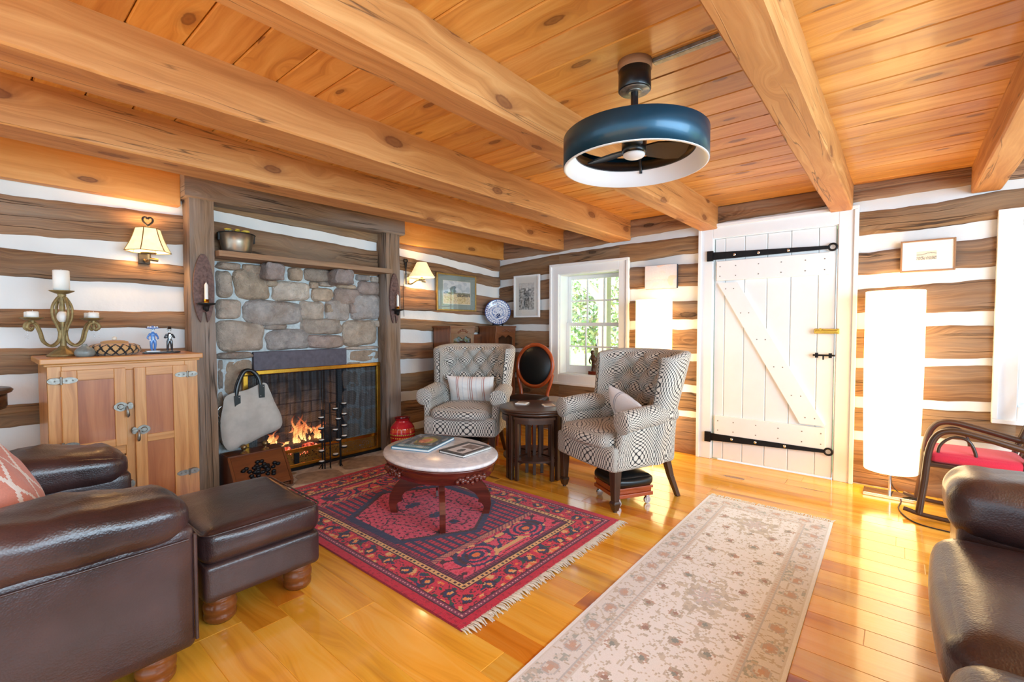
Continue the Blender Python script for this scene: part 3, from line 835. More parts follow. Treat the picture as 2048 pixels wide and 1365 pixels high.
# ================================================================== FURNITURE
def pillow_mesh(w, h, d, colfn, n=26, seed=0):
    b = MB()
    for sg in (1, -1):
        def g(u, v):
            p, q = u*2-1, v*2-1
            pin = 1-.07*(1-q*q)*p*p; pin2 = 1-.09*(1-p*p)*q*q
            t = (max(0, 1-abs(p)**2.6)*max(0, 1-abs(q)**2.6))**.55
            wr = nz(p*2.2+seed, q*2.2)*.10+nz(p*6, q*6, seed)*.03
            return (p*w/2*pin, sg*d/2*t*(1+wr), q*h/2*pin2)
        b.grid(g, n*2, n, su=w, sv=h, colfn=colfn, flip=(sg > 0))
    return b
def euler_pillow(name, b, mat_, loc, rot, label, cat='pillow'):
    o = b.build(name, mat_); o.location = loc; o.rotation_euler = rot
    return tag(o, label, cat)

# ---- oak icebox
t = thing('icebox_cabinet', 'oak icebox cabinet with nickel latches left of the fireplace', 'cabinet', (-3.64, .625, 0))
b = MB(); F = .205
b.box(-.225, F, -.34, -.322, .06, 1.005, 2); b.box(-.225, F, .322, .34, .06, 1.005, 2)
b.box(-.225, -.205, -.322, .322, .06, 1.005, 2)
for (y0, y1, z0, z1, g) in ((-.34, -.285, .06, 1.005, 2), (.272, .34, .06, 1.005, 2), (-.024, .023, .11, .965, 2), (-.285, .272, .965, 1.005, 1), (-.285, .272, .06, .11, 1), (-.285, -.024, .475, .53, 1)):
    b.box(F-.02, F+.002, y0, y1, z0, z1, g)
for y in (-.3, .3):
    for x in (-.19, .17): b.box(x-.03, x+.03, y-.03, y+.03, 0, .06, 2)
b.box(-.2, F-.02, -.32, .32, .06, .08, 1)
b.build('body', M['oak'], t, bevel=.003)
b = MB(); b.box(-.225, F+.012, -.352, .352, 1.0, 1.014, 1); b.box(-.225, F+.028, -.368, .366, 1.014, 1.045, 1)
b.build('top', M['oak'], t, bevel=.005)
def icebox_door(y0, y1, z0, z1, panels, hinge, hz, lz):
    b = MB(); X0, X1 = F+.002, F+.024
    ps = sorted(panels, key=lambda p: p[2])
    pa, pb = ps[0][0], ps[0][1]
    b.box(X0, X1, y0, pa, z0, z1, 2); b.box(X0, X1, pb, y1, z0, z1, 2)
    zz = z0
    for p in ps: b.box(X0, X1, pa, pb, zz, p[2], 1); zz = p[3]
    b.box(X0, X1, pa, pb, zz, z1, 1)
    d = b.build('door', M['oak'], t, bevel=.0025)
    for p in ps:
        b = MB(); b.box(X0-.004, X1-.011, p[0]-.003, p[1]+.003, p[2]-.003, p[3]+.003, 2); b.build('panel', M['oak_panel'], d)
    for z in hz:
        b = MB(); s_ = 1 if hinge > 0 else -1; yy = y1 if s_ > 0 else y0
        for (c, L) in ((yy-s_*.03, .03), (yy+s_*.025, .024)):
            pts = [(c+L*math.cos(a)*(1.2 if True else 1), z+.0165*math.sin(a)) for a in [2*PI*k/20 for k in range(20)]]
            b.prism([(p_[0], p_[1]) for p_ in pts], X1-.001 if c*s_ < yy*s_ else X0-.002, X1+.004, 0)
        b.cyl((X1+.003, yy, z-.02), (X1+.003, yy, z+.02), .0055, n=10)
        for q in (-.045, -.02, .025): b.ball((X1+.004, yy+s_*q, z), (.003, .004, .004), 8, 6)
        b.build('hinge', M['steel'], d, bevel=.001)['label'] = 'nickel oval hinge'
    if lz:
        b = MB(); yy = y0+.024 if hinge > 0 else y1-.014; s_ = -1 if hinge > 0 else 1
        hp = []
        for k in range(24):
            a = 2*PI*k/24; hp.append((yy-s_*.012+.033*math.cos(a)*(1-.25*math.sin(a)**2), lz+.027*math.sin(a)))
        b.prism(hp, X1-.001, X1+.005, 0)
        b.lathe([(.019, 0), (.019, .006), (.013, .010), (.0, .011)], 18, (0, 0, 0)) if False else None
        b.cyl((X1+.004, yy-s_*.014, lz), (X1+.012, yy-s_*.014, lz), .017, .012)
        b.box(X1+.004, X1+.018, yy-s_*.014-.006, yy+s_*.034+.006 if s_ > 0 else yy-s_*.014+.006, lz-.005, lz+.006) if s_ > 0 else b.box(X1+.004, X1+.018, yy+s_*.034-.006, yy-s_*.014+.006, lz-.005, lz+.006)
        b.prism([(yy+s_*.03+.013*math.cos(2*PI*k/12), lz+.02*math.sin(2*PI*k/12)) for k in range(12)], X0-.002, X1+.006, 0)
        b.tube([(X1+.016, yy+s_*.012, lz), (X1+.03, yy+s_*.013, lz-.018), (X1+.026, yy+s_*.015, lz-.05), (X1+.024, yy+s_*.015, lz-.062)], [.006, .006, .009, .004], 10)
        b.build('latch', M['steel'], d)['label'] = 'nickel latch with drop handle'
icebox_door(-.289, -.02, .53, .977, [(-.226, -.072, .572, .92)], -1, (.925, .572), .755)
icebox_door(-.289, -.02, .10, .47, [(-.226, -.072, .15, .42)], -1, (.43, .14), .30)
icebox_door(.018, .28, .10, .975, [(.072, .205, .575, .925), (.072, .205, .17, .53)], 1, (.916, .30), .607)

# ---- leather armchair with ottoman
def wrinkle(p, q, s):
    return Vector((0, 0, nz(p.x*9+s, p.y*5, p.z*4)*.012+nz(p.x*4, p.y*17+p.x*12, s)*.007))
def arm_pad(b, x0, x1, y0, y1, z0, z1, seed):
    def fn(p, q):
        k = max(0, q[2]+.4)
        p = p+wrinkle(p, q, seed)*k
        p.z += .02*math.sin((q[1]+1)*1.35)*(1 if q[2] > 0 else .2)-.012*max(0, q[1]-.6)*4*max(0, q[2])
        # gathered folds running over the outer face
        f = math.sin(p.y*38+p.z*20+nz(p.y*3, seed)*5)
        p.x += .011*f*max(0, nz(p.y*2.4, p.z*3, seed)+.15)*(1-q[2]**2)*q[0]
        return p
    b.soft(x0, x1, y0, y1, z0, z1, .085, 42, fn)
t = thing('leather_armchair', 'wide dark brown leather armchair in the left foreground', 'armchair', (-2.45, -.2, 0))
b = MB()
b.soft(-.30, .30, -.55, .66, .09, .29, .03, 10); b.build('base', M['leather'], t)
b = MB(); b.soft(-.315, .31, -.42, .69, .28, .45, .06, 14, lambda p, q: p+wrinkle(p, q, 3)*.4, puff=.02); b.build('seat_cushion', M['leather'], t)
b = MB(); b.soft(-.315, .315, -.75, -.38, .42, .95, .12, 14, lambda p, q: p+wrinkle(p, q, 4)*.5); b.soft(-.6, .6, -.85, -.62, .09, .86, .06, 10); b.build('backrest', M['leather'], t)
for sx, nm in ((1, 'arm'), (-1, 'arm')):
    b = MB(); x0, x1 = (.315, .60) if sx > 0 else (-.60, -.315)
    def bulge(p, q):
        p.x += .012*q[0]*(1-q[2]**2)*(1-q[1]**2)
        return p
    b.soft(x0, x1, -.75, .705, .10, .535, .03, 14, bulge)
    a = b.build(nm, M['leather'], t)
    b = MB(); arm_pad(b, x0-.018, x1+.015, -.70, .70, .46, .648, 5 if sx > 0 else 8); b.build('arm_pad', M['leather'], a)
    b = MB()
    xo = x1+.0125 if sx > 0 else x0-.0125
    for dy in (-.004, .004): b.tube([(xo+sx*(.002), .2+dy, .13), (xo+sx*.0035, .2+dy, .3), (xo+sx*.002, .2+dy, .47)], .0022, 6)
    b.tube([(x1-.004 if sx > 0 else x0+.004, .703, .13), (x1-.004 if sx > 0 else x0+.004, .703, .5)], .006, 8)
    b.tube([(xo, -.7, .485), (xo+sx*.001, 0, .49), (xo-sx*.006, .68, .49)], .004, 6)
    b.build('seam', M['leather'], a)
def bun(b, x, y, h=.12, r=.058):
    b.lathe([(.03, 0), (r*.8, .0), (r*.98, h*.12), (r, h*.25), (r*.93, h*.34), (r*1.02, h*.42), (r*1.03, h*.6), (r*.93, h*.68), (r*.98, h*.76), (r*.95, h*.95), (r*.8, h)], 24, (x, y, 0))
for x in (-.52, .52):
    for y in (.60, -.72):
        b = MB(); bun(b, x, y, .11); b.build('foot', M['bun_wood'], t)['label'] = 'turned brown bun foot'
t = thing('leather_ottoman', 'dark brown leather ottoman on turned bun feet', 'ottoman', (-2.35, .825, 0), R(-1))
b = MB(); b.soft(-.295, .295, -.235, .235, .115, .27, .025, 14); b.build('base', M['leather'], t)
b = MB()
def oc(p, q):
    p.z += (.012*(q[0]**2-1)*q[2] if q[2] > 0 else 0)+nz(p.x*5, p.y*5, 2)*.006*max(0, q[2])
    return p
b.soft(-.30, .30, -.24, .24, .262, .412, .05, 20, oc, puff=.014)
cu = b.build('cushion', M['leather'], t)
b = MB(); pr = []
for (cx, cy, a0) in ((.262, .202, 0), (-.262, .202, 1), (-.262, -.202, 2), (.262, -.202, 3)):
    for k in range(6):
        a = (a0+k/5)*PI/2; pr.append((cx+.036*math.cos(a), cy+.036*math.sin(a), .392))
b.tube(pr, .004, 6, True); b.build('piping', M['leather'], cu)
for x in (-.2, .205):
    for y in (-.155, .165):
        b = MB(); bun(b, x, y, .12, .06); b.build('foot', M['bun_wood'], t)['label'] = 'turned brown bun foot'

# coral pillow with white trellis lines
def coral(u, v):
    u, v = u*3.2, v*3.2
    a = abs(((u+math.sin(v*PI)*.25) % 1)-.5); c = abs(((v+u*.5) % 1)-.5)
    l1 = abs(((u+.22*math.sin(v*2*PI*.5)) % 1)-.5) < .055; l2 = abs(((u+.5-.22*math.sin(v*2*PI*.5)) % 1)-.5) < .055
    return hx('#F0E4DA') if (l1 or l2) else hx('#D88C78')
b = pillow_mesh(.46, .46, .16, coral, 40, 1)
euler_pillow('throw_pillow', b, M['cloth_v'], (-2.46, .06, .66), (R(30), 0, R(-6)), 'coral throw pillow with white trellis lines on the leather armchair')

# ---- leather sofa on the right
t = thing('leather_sofa', 'dark brown leather sofa cut off by the right edge', 'sofa', (.585, 1.45, 0))
b = MB(); b.soft(-.42, .5, -1.5, 1.12, .07, .29, .03, 10); b.build('base', M['leather'], t)
for k, (y0, y1) in enumerate(((.06, .85), (-.74, .055), (-1.5, -.745))):
    b = MB(); b.soft(-.48, .3, y0, y1, .26, .465, .075, 18, lambda p, q: p+wrinkle(p, q, 11+k)*.6, puff=.018); b.build('seat_cushion', M['leather'], t)
b = MB(); b.soft(.22, .52, -1.5, 1.1, .3, .88, .12, 12); b.build('backrest', M['leather'], t)
b = MB(); b.soft(-.41, .5, .86, 1.19, .1, .53, .04, 12)
a = b.build('arm', M['leather'], t)
b = MB()
def ap(p, q):
    p = p+wrinkle(Vector((p.y, p.x, p.z)), q, 21)*1.1
    return p
b.soft(-.44, .5, 0.83, 1.21, .43, .67, .10, 24, ap); b.build('arm_pad', M['leather'], a)
for x in (-.36, .42):
    for y in (-1.4, 1.05):
        b = MB(); bun(b, x, y, .09); b.build('foot', M['bun_wood'], t)

# ---- wing chairs
def wing_chair(label, loc, rz):
    t = thing('wing_chair', label, 'armchair', loc, rz, 'patterned wing chairs')
    b = MB()
    def fb_(p, q):
        p.x *= 1-.07*(1-q[1]); p.y += .02*(1-q[0]**2)*max(0, q[1])
        p.z -= .012*(q[0]**2)*0
        return p
    b.soft(-.325, .325, -.29, .30, .265, .43, .025, 14, fb_); b.build('seat_base', M['opart'], t)
    b = MB()
    def fc_(p, q):
        p.x *= 1-.09*(1-q[1])*.6; p.y += .03*(1-q[0]**2)*max(0, q[1])
        return p
    b.soft(-.262, .262, -.22, .315, .395, .505, .05, 22, fc_, puff=.022); b.build('seat_cushion', M['opart'], t)
    # buttoned, curved back with wings
    b = MB(); NS, NP = 104, 88; ZT = 1.035; AR = 1.06
    def plan(s):
        ph = s*R(84); sn = math.sin(ph)
        x = .318*math.copysign(abs(sn)**.82, sn); y = -.265+.275*(1-math.cos(ph))**1.15
        return x, y
    SS = [k/200*2-1 for k in range(201)]; LL = [0.]
    for k in range(200):
        p0_, p1_ = plan(SS[k]), plan(SS[k+1]); th_ = lambda q: .085*math.sqrt(max(0, 1-(max(0, (abs(q)-.9)/.1))**2)); LL.append(LL[-1]+math.hypot(math.hypot(p1_[0]-p0_[0], p1_[1]-p0_[1]), th_(SS[k+1])-th_(SS[k])))
    AR = LL[-1]
    def pt(u, v):
        s = interp(LL, SS, u*AR); e = .012; aa_ = (u-.5)*AR
        x, y = plan(s); xa, ya = plan(min(1, s+e)); xb, yb = plan(max(-1, s-e))
        tx, ty = xa-xb, ya-yb; L = math.hypot(tx, ty) or 1
        nx, ny = ty/L, -tx/L          # outward
        th = .085
        ed = max(0, (abs(s)-.9)/.1); th *= math.sqrt(max(0, 1-ed**2))
        droop = .035*max(0, abs(s)-.55)**2/.2
        zt = ZT-droop
        if v < .52:                      # inner face upward
            k = v/.52; z = lerp(.42, zt-.03, k); off = 0.
            a = aa_; P_ = a/.15+(z-.62)/.18; Q_ = a/.15-(z-.62)/.18
            tu = math.sqrt(abs(math.sin(PI*P_)*math.sin(PI*Q_)))
            dp, dq = P_-round(P_), Q_-round(Q_)
            hole = math.exp(-((dp*dp+dq*dq)/.02))
            m = sst(.50, .62, z)*sst(1.0, .70, abs(s))*sst(zt, zt-.07, z)
            pleat = math.sqrt(abs(math.sin(PI*a/.15)))*(1-sst(.52, .64, z))*sst(1.0, .70, abs(s))
            off = -.056*tu*m+.028*hole*m-.028*pleat-.006
            zz = z
        elif v < .68:                    # rolled top
            k = (v-.52)/.16; ang = PI*k
            off = th/2*(1-math.cos(ang)); zz = zt-.03+.033*math.sin(ang)
        else:
            k = (v-.68)/.32; off = th; zz = lerp(zt-.03, .28, k)
        t_ = (zz-.42)/.6
        fl = .90+.135*max(-.2, t_)
        X_, Y_ = x+nx*off, y+ny*off
        ln = .17*t_ if t_ > 0 else .05*t_
        wingk = 1-.45*max(0, abs(s)-.5)/.5
        return (X_*fl, Y_-ln*wingk, zz)
    b.grid(pt, NS, NP, su=AR, sv=1.45)
    for i in range(-3, 4):
        for j in range(0, 5):
            if (i+j) % 2: continue
            z = .62+j*.09; u_ = .5+i*.075/AR
            if z > .98 or abs(u_-.5)*AR > .46: continue
            p = Vector(pt(u_, (z-.42)/(ZT-.03-.42)*.52)); b.ball((p.x, p.y+.003, p.z), (.01, .01, .01), 10, 6)
    bk = b.build('backrest', M['opart'], t)
    for sg in (1, -1):
        b = MB()
        def fa(p, q):
            k = (p.z+.17)/.34   # 0 bottom .. 1 top
            p.x += sg*.022*k*k-sg*.02*max(0, -q[1])
            p.y -= .05*max(0, q[1])*max(0, min(1, k))*1.0
            return p
        b.soft(sg*.265 if sg > 0 else -.335, .335 if sg > 0 else -.265, -.27, .285, .27, .61, .03, 14, fa)
        # rolled arm top, scrolled front
        path = [(sg*(.335-.02*(1-u)), lerp(-.24, .25, u), .612+.012*math.sin(u*PI)-.02*u) for u in [k/16 for k in range(17)]]
        b.tube(path, [.05+.022*sst(0, .4, k/16)+.004*sst(.9, 1, k/16) for k in range(17)], 20)
        c = path[-1]; b.ball((c[0], c[1], c[2]), (.076, .018, .076), 20, 10)
        b.build('arm', M['opart'], t)
    for sg in (1, -1):
        b = MB(); x, y = sg*.285, .255
        b.taper((x, y, .285), .03, .03, (x, y, .075), .02, .02); b.taper((x, y, .075), .02, .02, (x, y, .06), .028, .028); b.taper((x, y, .06), .028, .028, (x, y, .01), .017, .017)
        b.cyl((x, y, 0), (x, y, .012), .014)
        b.build('leg', M['dark_wood'], t, bevel=.003)
        b = MB(); x0, y0 = sg*.235, -.25
        b.taper((x0, y0, .30), .022, .024, (sg*.25, -.285, .15), .019, .02); b.taper((sg*.25, -.285, .15), .019, .02, (sg*.275, -.335, 0), .015, .016)
        b.build('leg', M['dark_wood'], t, bevel=.003)
    return t
wc1 = wing_chair('patterned wing chair in front of the window, with a stool under it', (-1.575, 3.06, 0), R(158.6))
wc2 = copy_tree(wc1); wc2.location = (-3.03, 2.99, 0); wc2.rotation_euler = (0, 0, R(209))
wc2['label'] = 'patterned wing chair between the red vase and the round nested tables'
def stripes(u, v):
    for c, w in ((.2, .008), (.235, .005), (.45, .006), (.49, .012), (.53, .006), (.74, .008), (.775, .005)):
        if abs(u-c) < w: return hx('#C0857A') if w < .01 else hx('#B9A49C')
    if abs((u*7) % 1-.5) < .05: return hx('#D9DADC')
    return hx('#EDEAE6')
b = pillow_mesh(.46, .30, .14, stripes, 60, 3)
d = Vector((.485, -.875, 0))
euler_pillow('lumbar_pillow', b, M['cloth_v'], (-3.03-.1*d.x, 2.99-.1*d.y, .612), (R(-22), 0, R(209)), 'striped white lumbar pillow on the wing chair near the fireplace')
def stripes2(u, v):
    if abs(u-.62) < .008 or abs(u-.66) < .012: return hx('#9AA2AE')
    return hx('#E9EAEC')
b = pillow_mesh(.42, .26, .14, stripes2, 60, 6)
euler_pillow('lumbar_pillow', b, M['cloth_v'], (-1.485, 3.06, .612), (R(-24), R(-14), R(150)), 'plain white lumbar pillow with two grey lines on the wing chair by the window')

# ---- wheeled footstools
def footstool(label, loc, rz, s=1.):
    t = thing('footstool', label, 'footstool', loc, rz, 'wheeled footstools')
    b = MB(); h = .17*s
    b.box(-h, h, -h, h, .062, .088, 0); b.box(-h*.94, h*.94, -h*.94, h*.94, .088, .115, 0); b.box(-h*1.0, h*1.0, -h*1.0, h*1.0, .112, .13, 0)
    b.build('base', M['cherry'], t, bevel=.004)
    b = MB(); b.soft(-h*1.03, h*1.03, -h*1.03, h*1.03, .125, .205, .035, 16, puff=.02); b.build('cushion', M['black_leather'], t)
    for x in (-h*.8, h*.8):
        for y in (-h*.8, h*.8):
            b = MB(); b.cyl((x, y, .05), (x, y, .066), .012); b.cyl((x-.008, y, .024), (x+.008, y, .024), .024, n=18); b.box(x-.012, x-.009, y-.012, y+.012, .02, .055); b.box(x+.009, x+.012, y-.012, y+.012, .02, .055)
            b.build('caster', M['chrome'], t)
    return t
footstool('black padded wheeled footstool under the wing chair by the window', (-1.47, 2.965, 0), R(-30), .86)
fs = footstool('black padded wheeled footstool under the wing chair near the fireplace', (-3.0, 2.98, 0), R(30), .86)

# ---- oval marble coffee table
t = thing('coffee_table', 'oval marble topped coffee table with carved mahogany base', 'coffee table', (-2.255, 1.965, .012), R(-8))
A, B_ = .425, .335
b = MB(); b.lathe([(0, .378), (.92, .378), (.985, .382), (1., .392), (.992, .402), (.975, .406), (0, .406)], 72, sx=1, sy=1)
for i, p in enumerate(b.v): b.v[i] = Vector((p.x*A, p.y*B_, p.z))
b.build('marble_top', M['marble'], t)
b = MB(); b.lathe([(.80, .29), (.86, .288), (.90, .296), (.905, .306), (.93, .312), (.945, .345), (.95, .36), (.975, .366), (.98, .378), (.5, .378)], 72)
for i, p in enumerate(b.v): b.v[i] = Vector((p.x*A, p.y*B_, p.z))
ap_ = b.build('apron', M['mahogany'], t)
for a0 in (R(-98), R(82), R(-8), R(172)):
    b = MB()
    for k in range(-6, 7):
        a = a0+k*.045; r_ = 1.; x, y = A*.955*math.cos(a), B_*.955*math.sin(a)
        b.ball((x, y, .335-abs(k)*.0015+.008*math.sin(k*2.4)), (.016-.0007*abs(k),)*2+(.014,), 8, 6)
        if k % 2 == 0: b.ball((x*1.005, y*1.005, .318-.004*(3-min(3, abs(k)))), (.012, .012, .016), 8, 6)
    b.build('carving', M['mahogany'], ap_)
prof = [(0, .30), (.20, .30), (.225, .27), (.25, .225), (.295, .175), (.325, .115), (.33, .06), (.318, 0), (.272, 0), (.285, .045), (.268, .07), (.245, .075), (.252, .10), (.225, .135), (.16, .17), (.08, .185), (0, .188)]
for sx, sy in ((1, -1), (1, 1), (-1, 1), (-1, -1)):
    b = MB(); b.at((0, 0, 0), math.atan2(sy*.2, sx*.25)+R(8))
    b.prism([(z, r_) for r_, z in prof], -.017, .017, 1, grain=0); b.build('leg', M['mahogany'], t, bevel=.005)
# ---- things on it
def bookcover(u, v):
    if u < .04 or u > .96 or v < .03 or v > .97: return hx('#2E6C8E')
    if v < .22: return hx('#3E8AA6') if not (.08 < u < .9 and .08 < v < .17 and (u*23 % 1) > .35) else hx('#C8D8DC')
    d = math.hypot((u-.52)*1.1, (v-.58)*.9)
    n_ = nz(u*5, v*5, 2)
    if d+n_*.08 < .17: return hx('#C4683A') if nz(u*14, v*14) < .1 else hx('#E0986A')
    if d+n_*.1 < .30: return hx('#4E4438') if n_ < 0 else hx('#A09A3E')
    return hx('#2F4658') if nz(u*7, v*9, 5) < .05 else hx('#8C93A0')
def book(name, label, loc, rz, w, l, h, cov, edge, cat='book'):
    t = thing(name, label, cat, loc, rz)
    b = MB(); b.box(-w/2+.004, w/2-.004, -l/2+.004, l/2-.004, .003, h-.003); b.build('pages', M['paper_white'], t)
    b = MB(); b.box(-w/2, w/2, -l/2, l/2, 0, .003, 0, edge); b.box(-w/2, w/2, -l/2, l/2, h-.003, h, 0, edge); b.box(-w/2, -w/2+.003, -l/2, l/2, .003, h-.003, 0, edge)
    b.grid(lambda u, v: (lerp(-w/2, w/2, u), lerp(-l/2, l/2, v), h+.0006), 44, 60, colfn=cov, sm=False)
    b.build('cover', M['print_v'], t)
    return t
TZ = .012+.406
book('picture_book', 'blue hardback picture book on the marble coffee table', (-2.45, 1.995, TZ), R(20), .275, .36, .018, bookcover, hx('#3E86A8'))
def ncov(u, v):
    if .18 < u < .85 and .12 < v < .88:
        if .3 < u < .78 and .5 < v < .84: return hx('#6E625E') if nz(u*9, v*9) < 0 else hx('#837672')
        if math.hypot((u-.55)*1.2, v-.30) < .13: return hx('#55575A')
        return hx('#D9D9DB')
    return hx('#3B3E42')
t = book('spiral_notebook', 'spiral bound notebook with a grey cover on the marble coffee table', (-2.115, 2.06, TZ), R(3), .21, .27, .016, ncov, hx('#2E3033'), 'notebook')
b = MB()
for k in range(22):
    y = lerp(-.12, .12, k/21); b.tube([(.105+.008*math.cos(a), y, .008+.01*math.sin(a)) for a in [2*PI*j/10 for j in range(10)]], .0012, 5, True)
b.build('spiral_binding', M['paper_white'], t)

# ---- round nest of tables
C_ = (-2.30, 3.03, 0)
t = thing('round_side_table', 'round dark oak side table with quarter tables nested beneath', 'side table', C_, R(-52.8))
b = MB(); b.lathe([(0, .537), (.275, .537), (.288, .541), (.292, .549), (.288, .557), (.278, .56), (0, .56)], 64); b.build('top', M['dark_wood'], t)
b = MB(); b.lathe([(.262, .515), (.275, .515), (.275, .537), (.262, .537)], 64); b.build('apron', M['dark_wood'], t)
for k in range(4):
    b = MB(); b.at((0, 0, 0), R(45+90*k)); b.box(.243, .272, -.016, .016, 0, .525); b.build('leg', M['dark_wood'], t, bevel=.002)
b = MB()
for k in range(2):
    b.at((0, 0, 0), R(45+90*k)); b.box(-.25, .25, -.012, .012, .13, .16, 0)
b.at(); b.build('stretcher', M['dark_wood'], t, bevel=.002)
QL = ['small quarter table nested under the round table, facing the coffee table', 'small quarter table nested under the round table, on the wing chair side by the window',
      'small quarter table nested at the back of the round table', 'small quarter table nested under the round table, beside the fireplace wing chair']
def qt_build():
    t = thing('nesting_table', QL[0], 'nesting table', C_, R(-52.8), 'quarter tables nested under the round table')
    def quad(r, z0, z1, mat_, nm, inner=.03):
        b = MB(); pts = [(inner, -inner*.0), ] ; pts = [(inner, 0)]
        pts = [(inner*1.4, 0)]+[(r*math.cos(a)+.0, r*math.sin(a)) for a in [R(-38+76*k/16) for k in range(17)]]
        b.prism(pts, z0, z1, 2, grain=0); return b.build(nm, mat_, t, bevel=.002)
    quad(.268, .485, .505, M['dark_wood'], 'top'); quad(.258, .15, .165, M['dark_wood'], 'shelf')
    for a, r_ in ((-33, .25), (33, .25), (0, .062)):
        b = MB(); x, y = r_*math.cos(R(a)), r_*math.sin(R(a)); w = .013
        b.at((x, y, 0), R(a)); b.box(-w, w, -w, w, 0, .486); b.build('leg', M['dark_wood'], t, bevel=.002)
    for nm, z0, z1 in (('upper_rail', .455, .486), ('lower_rail', .125, .15)):
        b = MB()
        p = [Vector((.25*math.cos(R(-33)), .25*math.sin(R(-33)), 0)), Vector((.062, 0, 0)), Vector((.25*math.cos(R(33)), .25*math.sin(R(33)), 0))]
        for q0, q1 in ((p[0], p[1]), (p[1], p[2])):
            d_ = q1-q0; b.at(tuple(q0), math.atan2(d_.y, d_.x)); b.box(0, d_.length, -.007, .007, z0, z1, 0)
        b.at()
        if nm == 'upper_rail':      # curved front rail
            b.grid(lambda u, v: ((.255+.012*v)*math.cos(R(-33+66*u)), (.255+.012*v)*math.sin(R(-33+66*u)), .455), 14, 1, flip=True)
            b.grid(lambda u, v: (.267*math.cos(R(-33+66*u)), .267*math.sin(R(-33+66*u)), lerp(.455, .486, v)), 14, 1); b.grid(lambda u, v: (.255*math.cos(R(-33+66*u)), .255*math.sin(R(-33+66*u)), lerp(.455, .486, v)), 14, 1, flip=True)
        b.build(nm, M['dark_wood'], t)
    for a in (-19, 19):
        b = MB(); b.at((.13*math.cos(R(a)), .13*math.sin(R(a)), 0), R(a)); b.box(-.006, .006, -.012, .012, .165, .486); b.build('slat', M['dark_wood'], t)
    return t
q0 = qt_build()
for k in (1, 2, 3):
    q = copy_tree(q0); q.rotation_euler = (0, 0, R(-52.8+90*k)); q['label'] = QL[k]
for (x, y, rz, lab) in ((-2.43, 3.03, 20, 'white square coaster nearer the fireplace chair'), (-2.2, 3.09, 50, 'white square coaster nearer the window chair')):
    t = thing('coaster', lab, 'coaster', (x, y, .56), R(rz), 'coasters on the round table')
    b = MB(); b.box(-.048, .048, -.048, .048, 0, .009); b.build('tile', M['paper_white'], t, bevel=.002)
    b = MB(); b.box(-.033, .033, -.033, .033, .0088, .0098, 0, hx('#A9A8A4')); b.build('printed_centre', M['print_v'], t)

# ---- balloon-back chair
t = thing('balloon_chair', 'cherry balloon-back chair with black leather oval back below the window', 'chair', (-2.97, 3.74, 0), R(193))
b = MB()
def bo(a, r_, d): return (r_*.205*math.sin(a), -.235-.10*(.8+.235*math.cos(a)-.5)-d*.0, .785+r_*.225*math.cos(a))
b.tube([bo(2*PI*k/48, 1., 0) for k in range(48)], .022, 10, True, up=(0, 1, 0))
for x in (-.03, 0, .03): b.ball((x, -.285, 1.013-.3*abs(x)), (.018, .016, .012), 10, 6)
fr = b.build('back_frame', M['cherry'], t)
b = MB(); b.at((0, -.266, .785), rx=R(6)); b.ball((0, 0, 0), (.192, .036, .211), 36, 24)
b.build('back_pad', M['black_leather'], t)
for sg in (1, -1):
    b = MB(); b.tube(crv([(sg*.15, -.235, .40), (sg*.155, -.245, .5), (sg*.185, -.255, .6), (sg*.205, -.263, .70)], 6), .02, 10); b.tube(crv([(sg*.165, -.22, .44), (sg*.17, -.235, .25), (sg*.185, -.28, .0)], 6), [.02]*7+[.02, .018, .017, .016, .015, .014], 10)
    b.build('leg', M['cherry'], t)
    b = MB(); b.tube(crv([(sg*.2, .2, .42), (sg*.215, .225, .3), (sg*.2, .215, .15), (sg*.205, .225, 0)], 6), [.03-.0008*k for k in range(19)], 12); b.build('leg', M['cherry'], t)
b = MB(); b.soft(-.235, .235, -.24, .245, .385, .425, .03, 10, lambda p, q: Vector((p.x*(1-.09*(1-q[1])), p.y, p.z))); b.build('seat_rail', M['cherry'], t)
b = MB(); b.soft(-.23, .23, -.225, .25, .415, .475, .03, 14, lambda p, q: Vector((p.x*(1-.09*(1-q[1])), p.y, p.z)), puff=.015); b.build('seat', M['black_leather'], t)

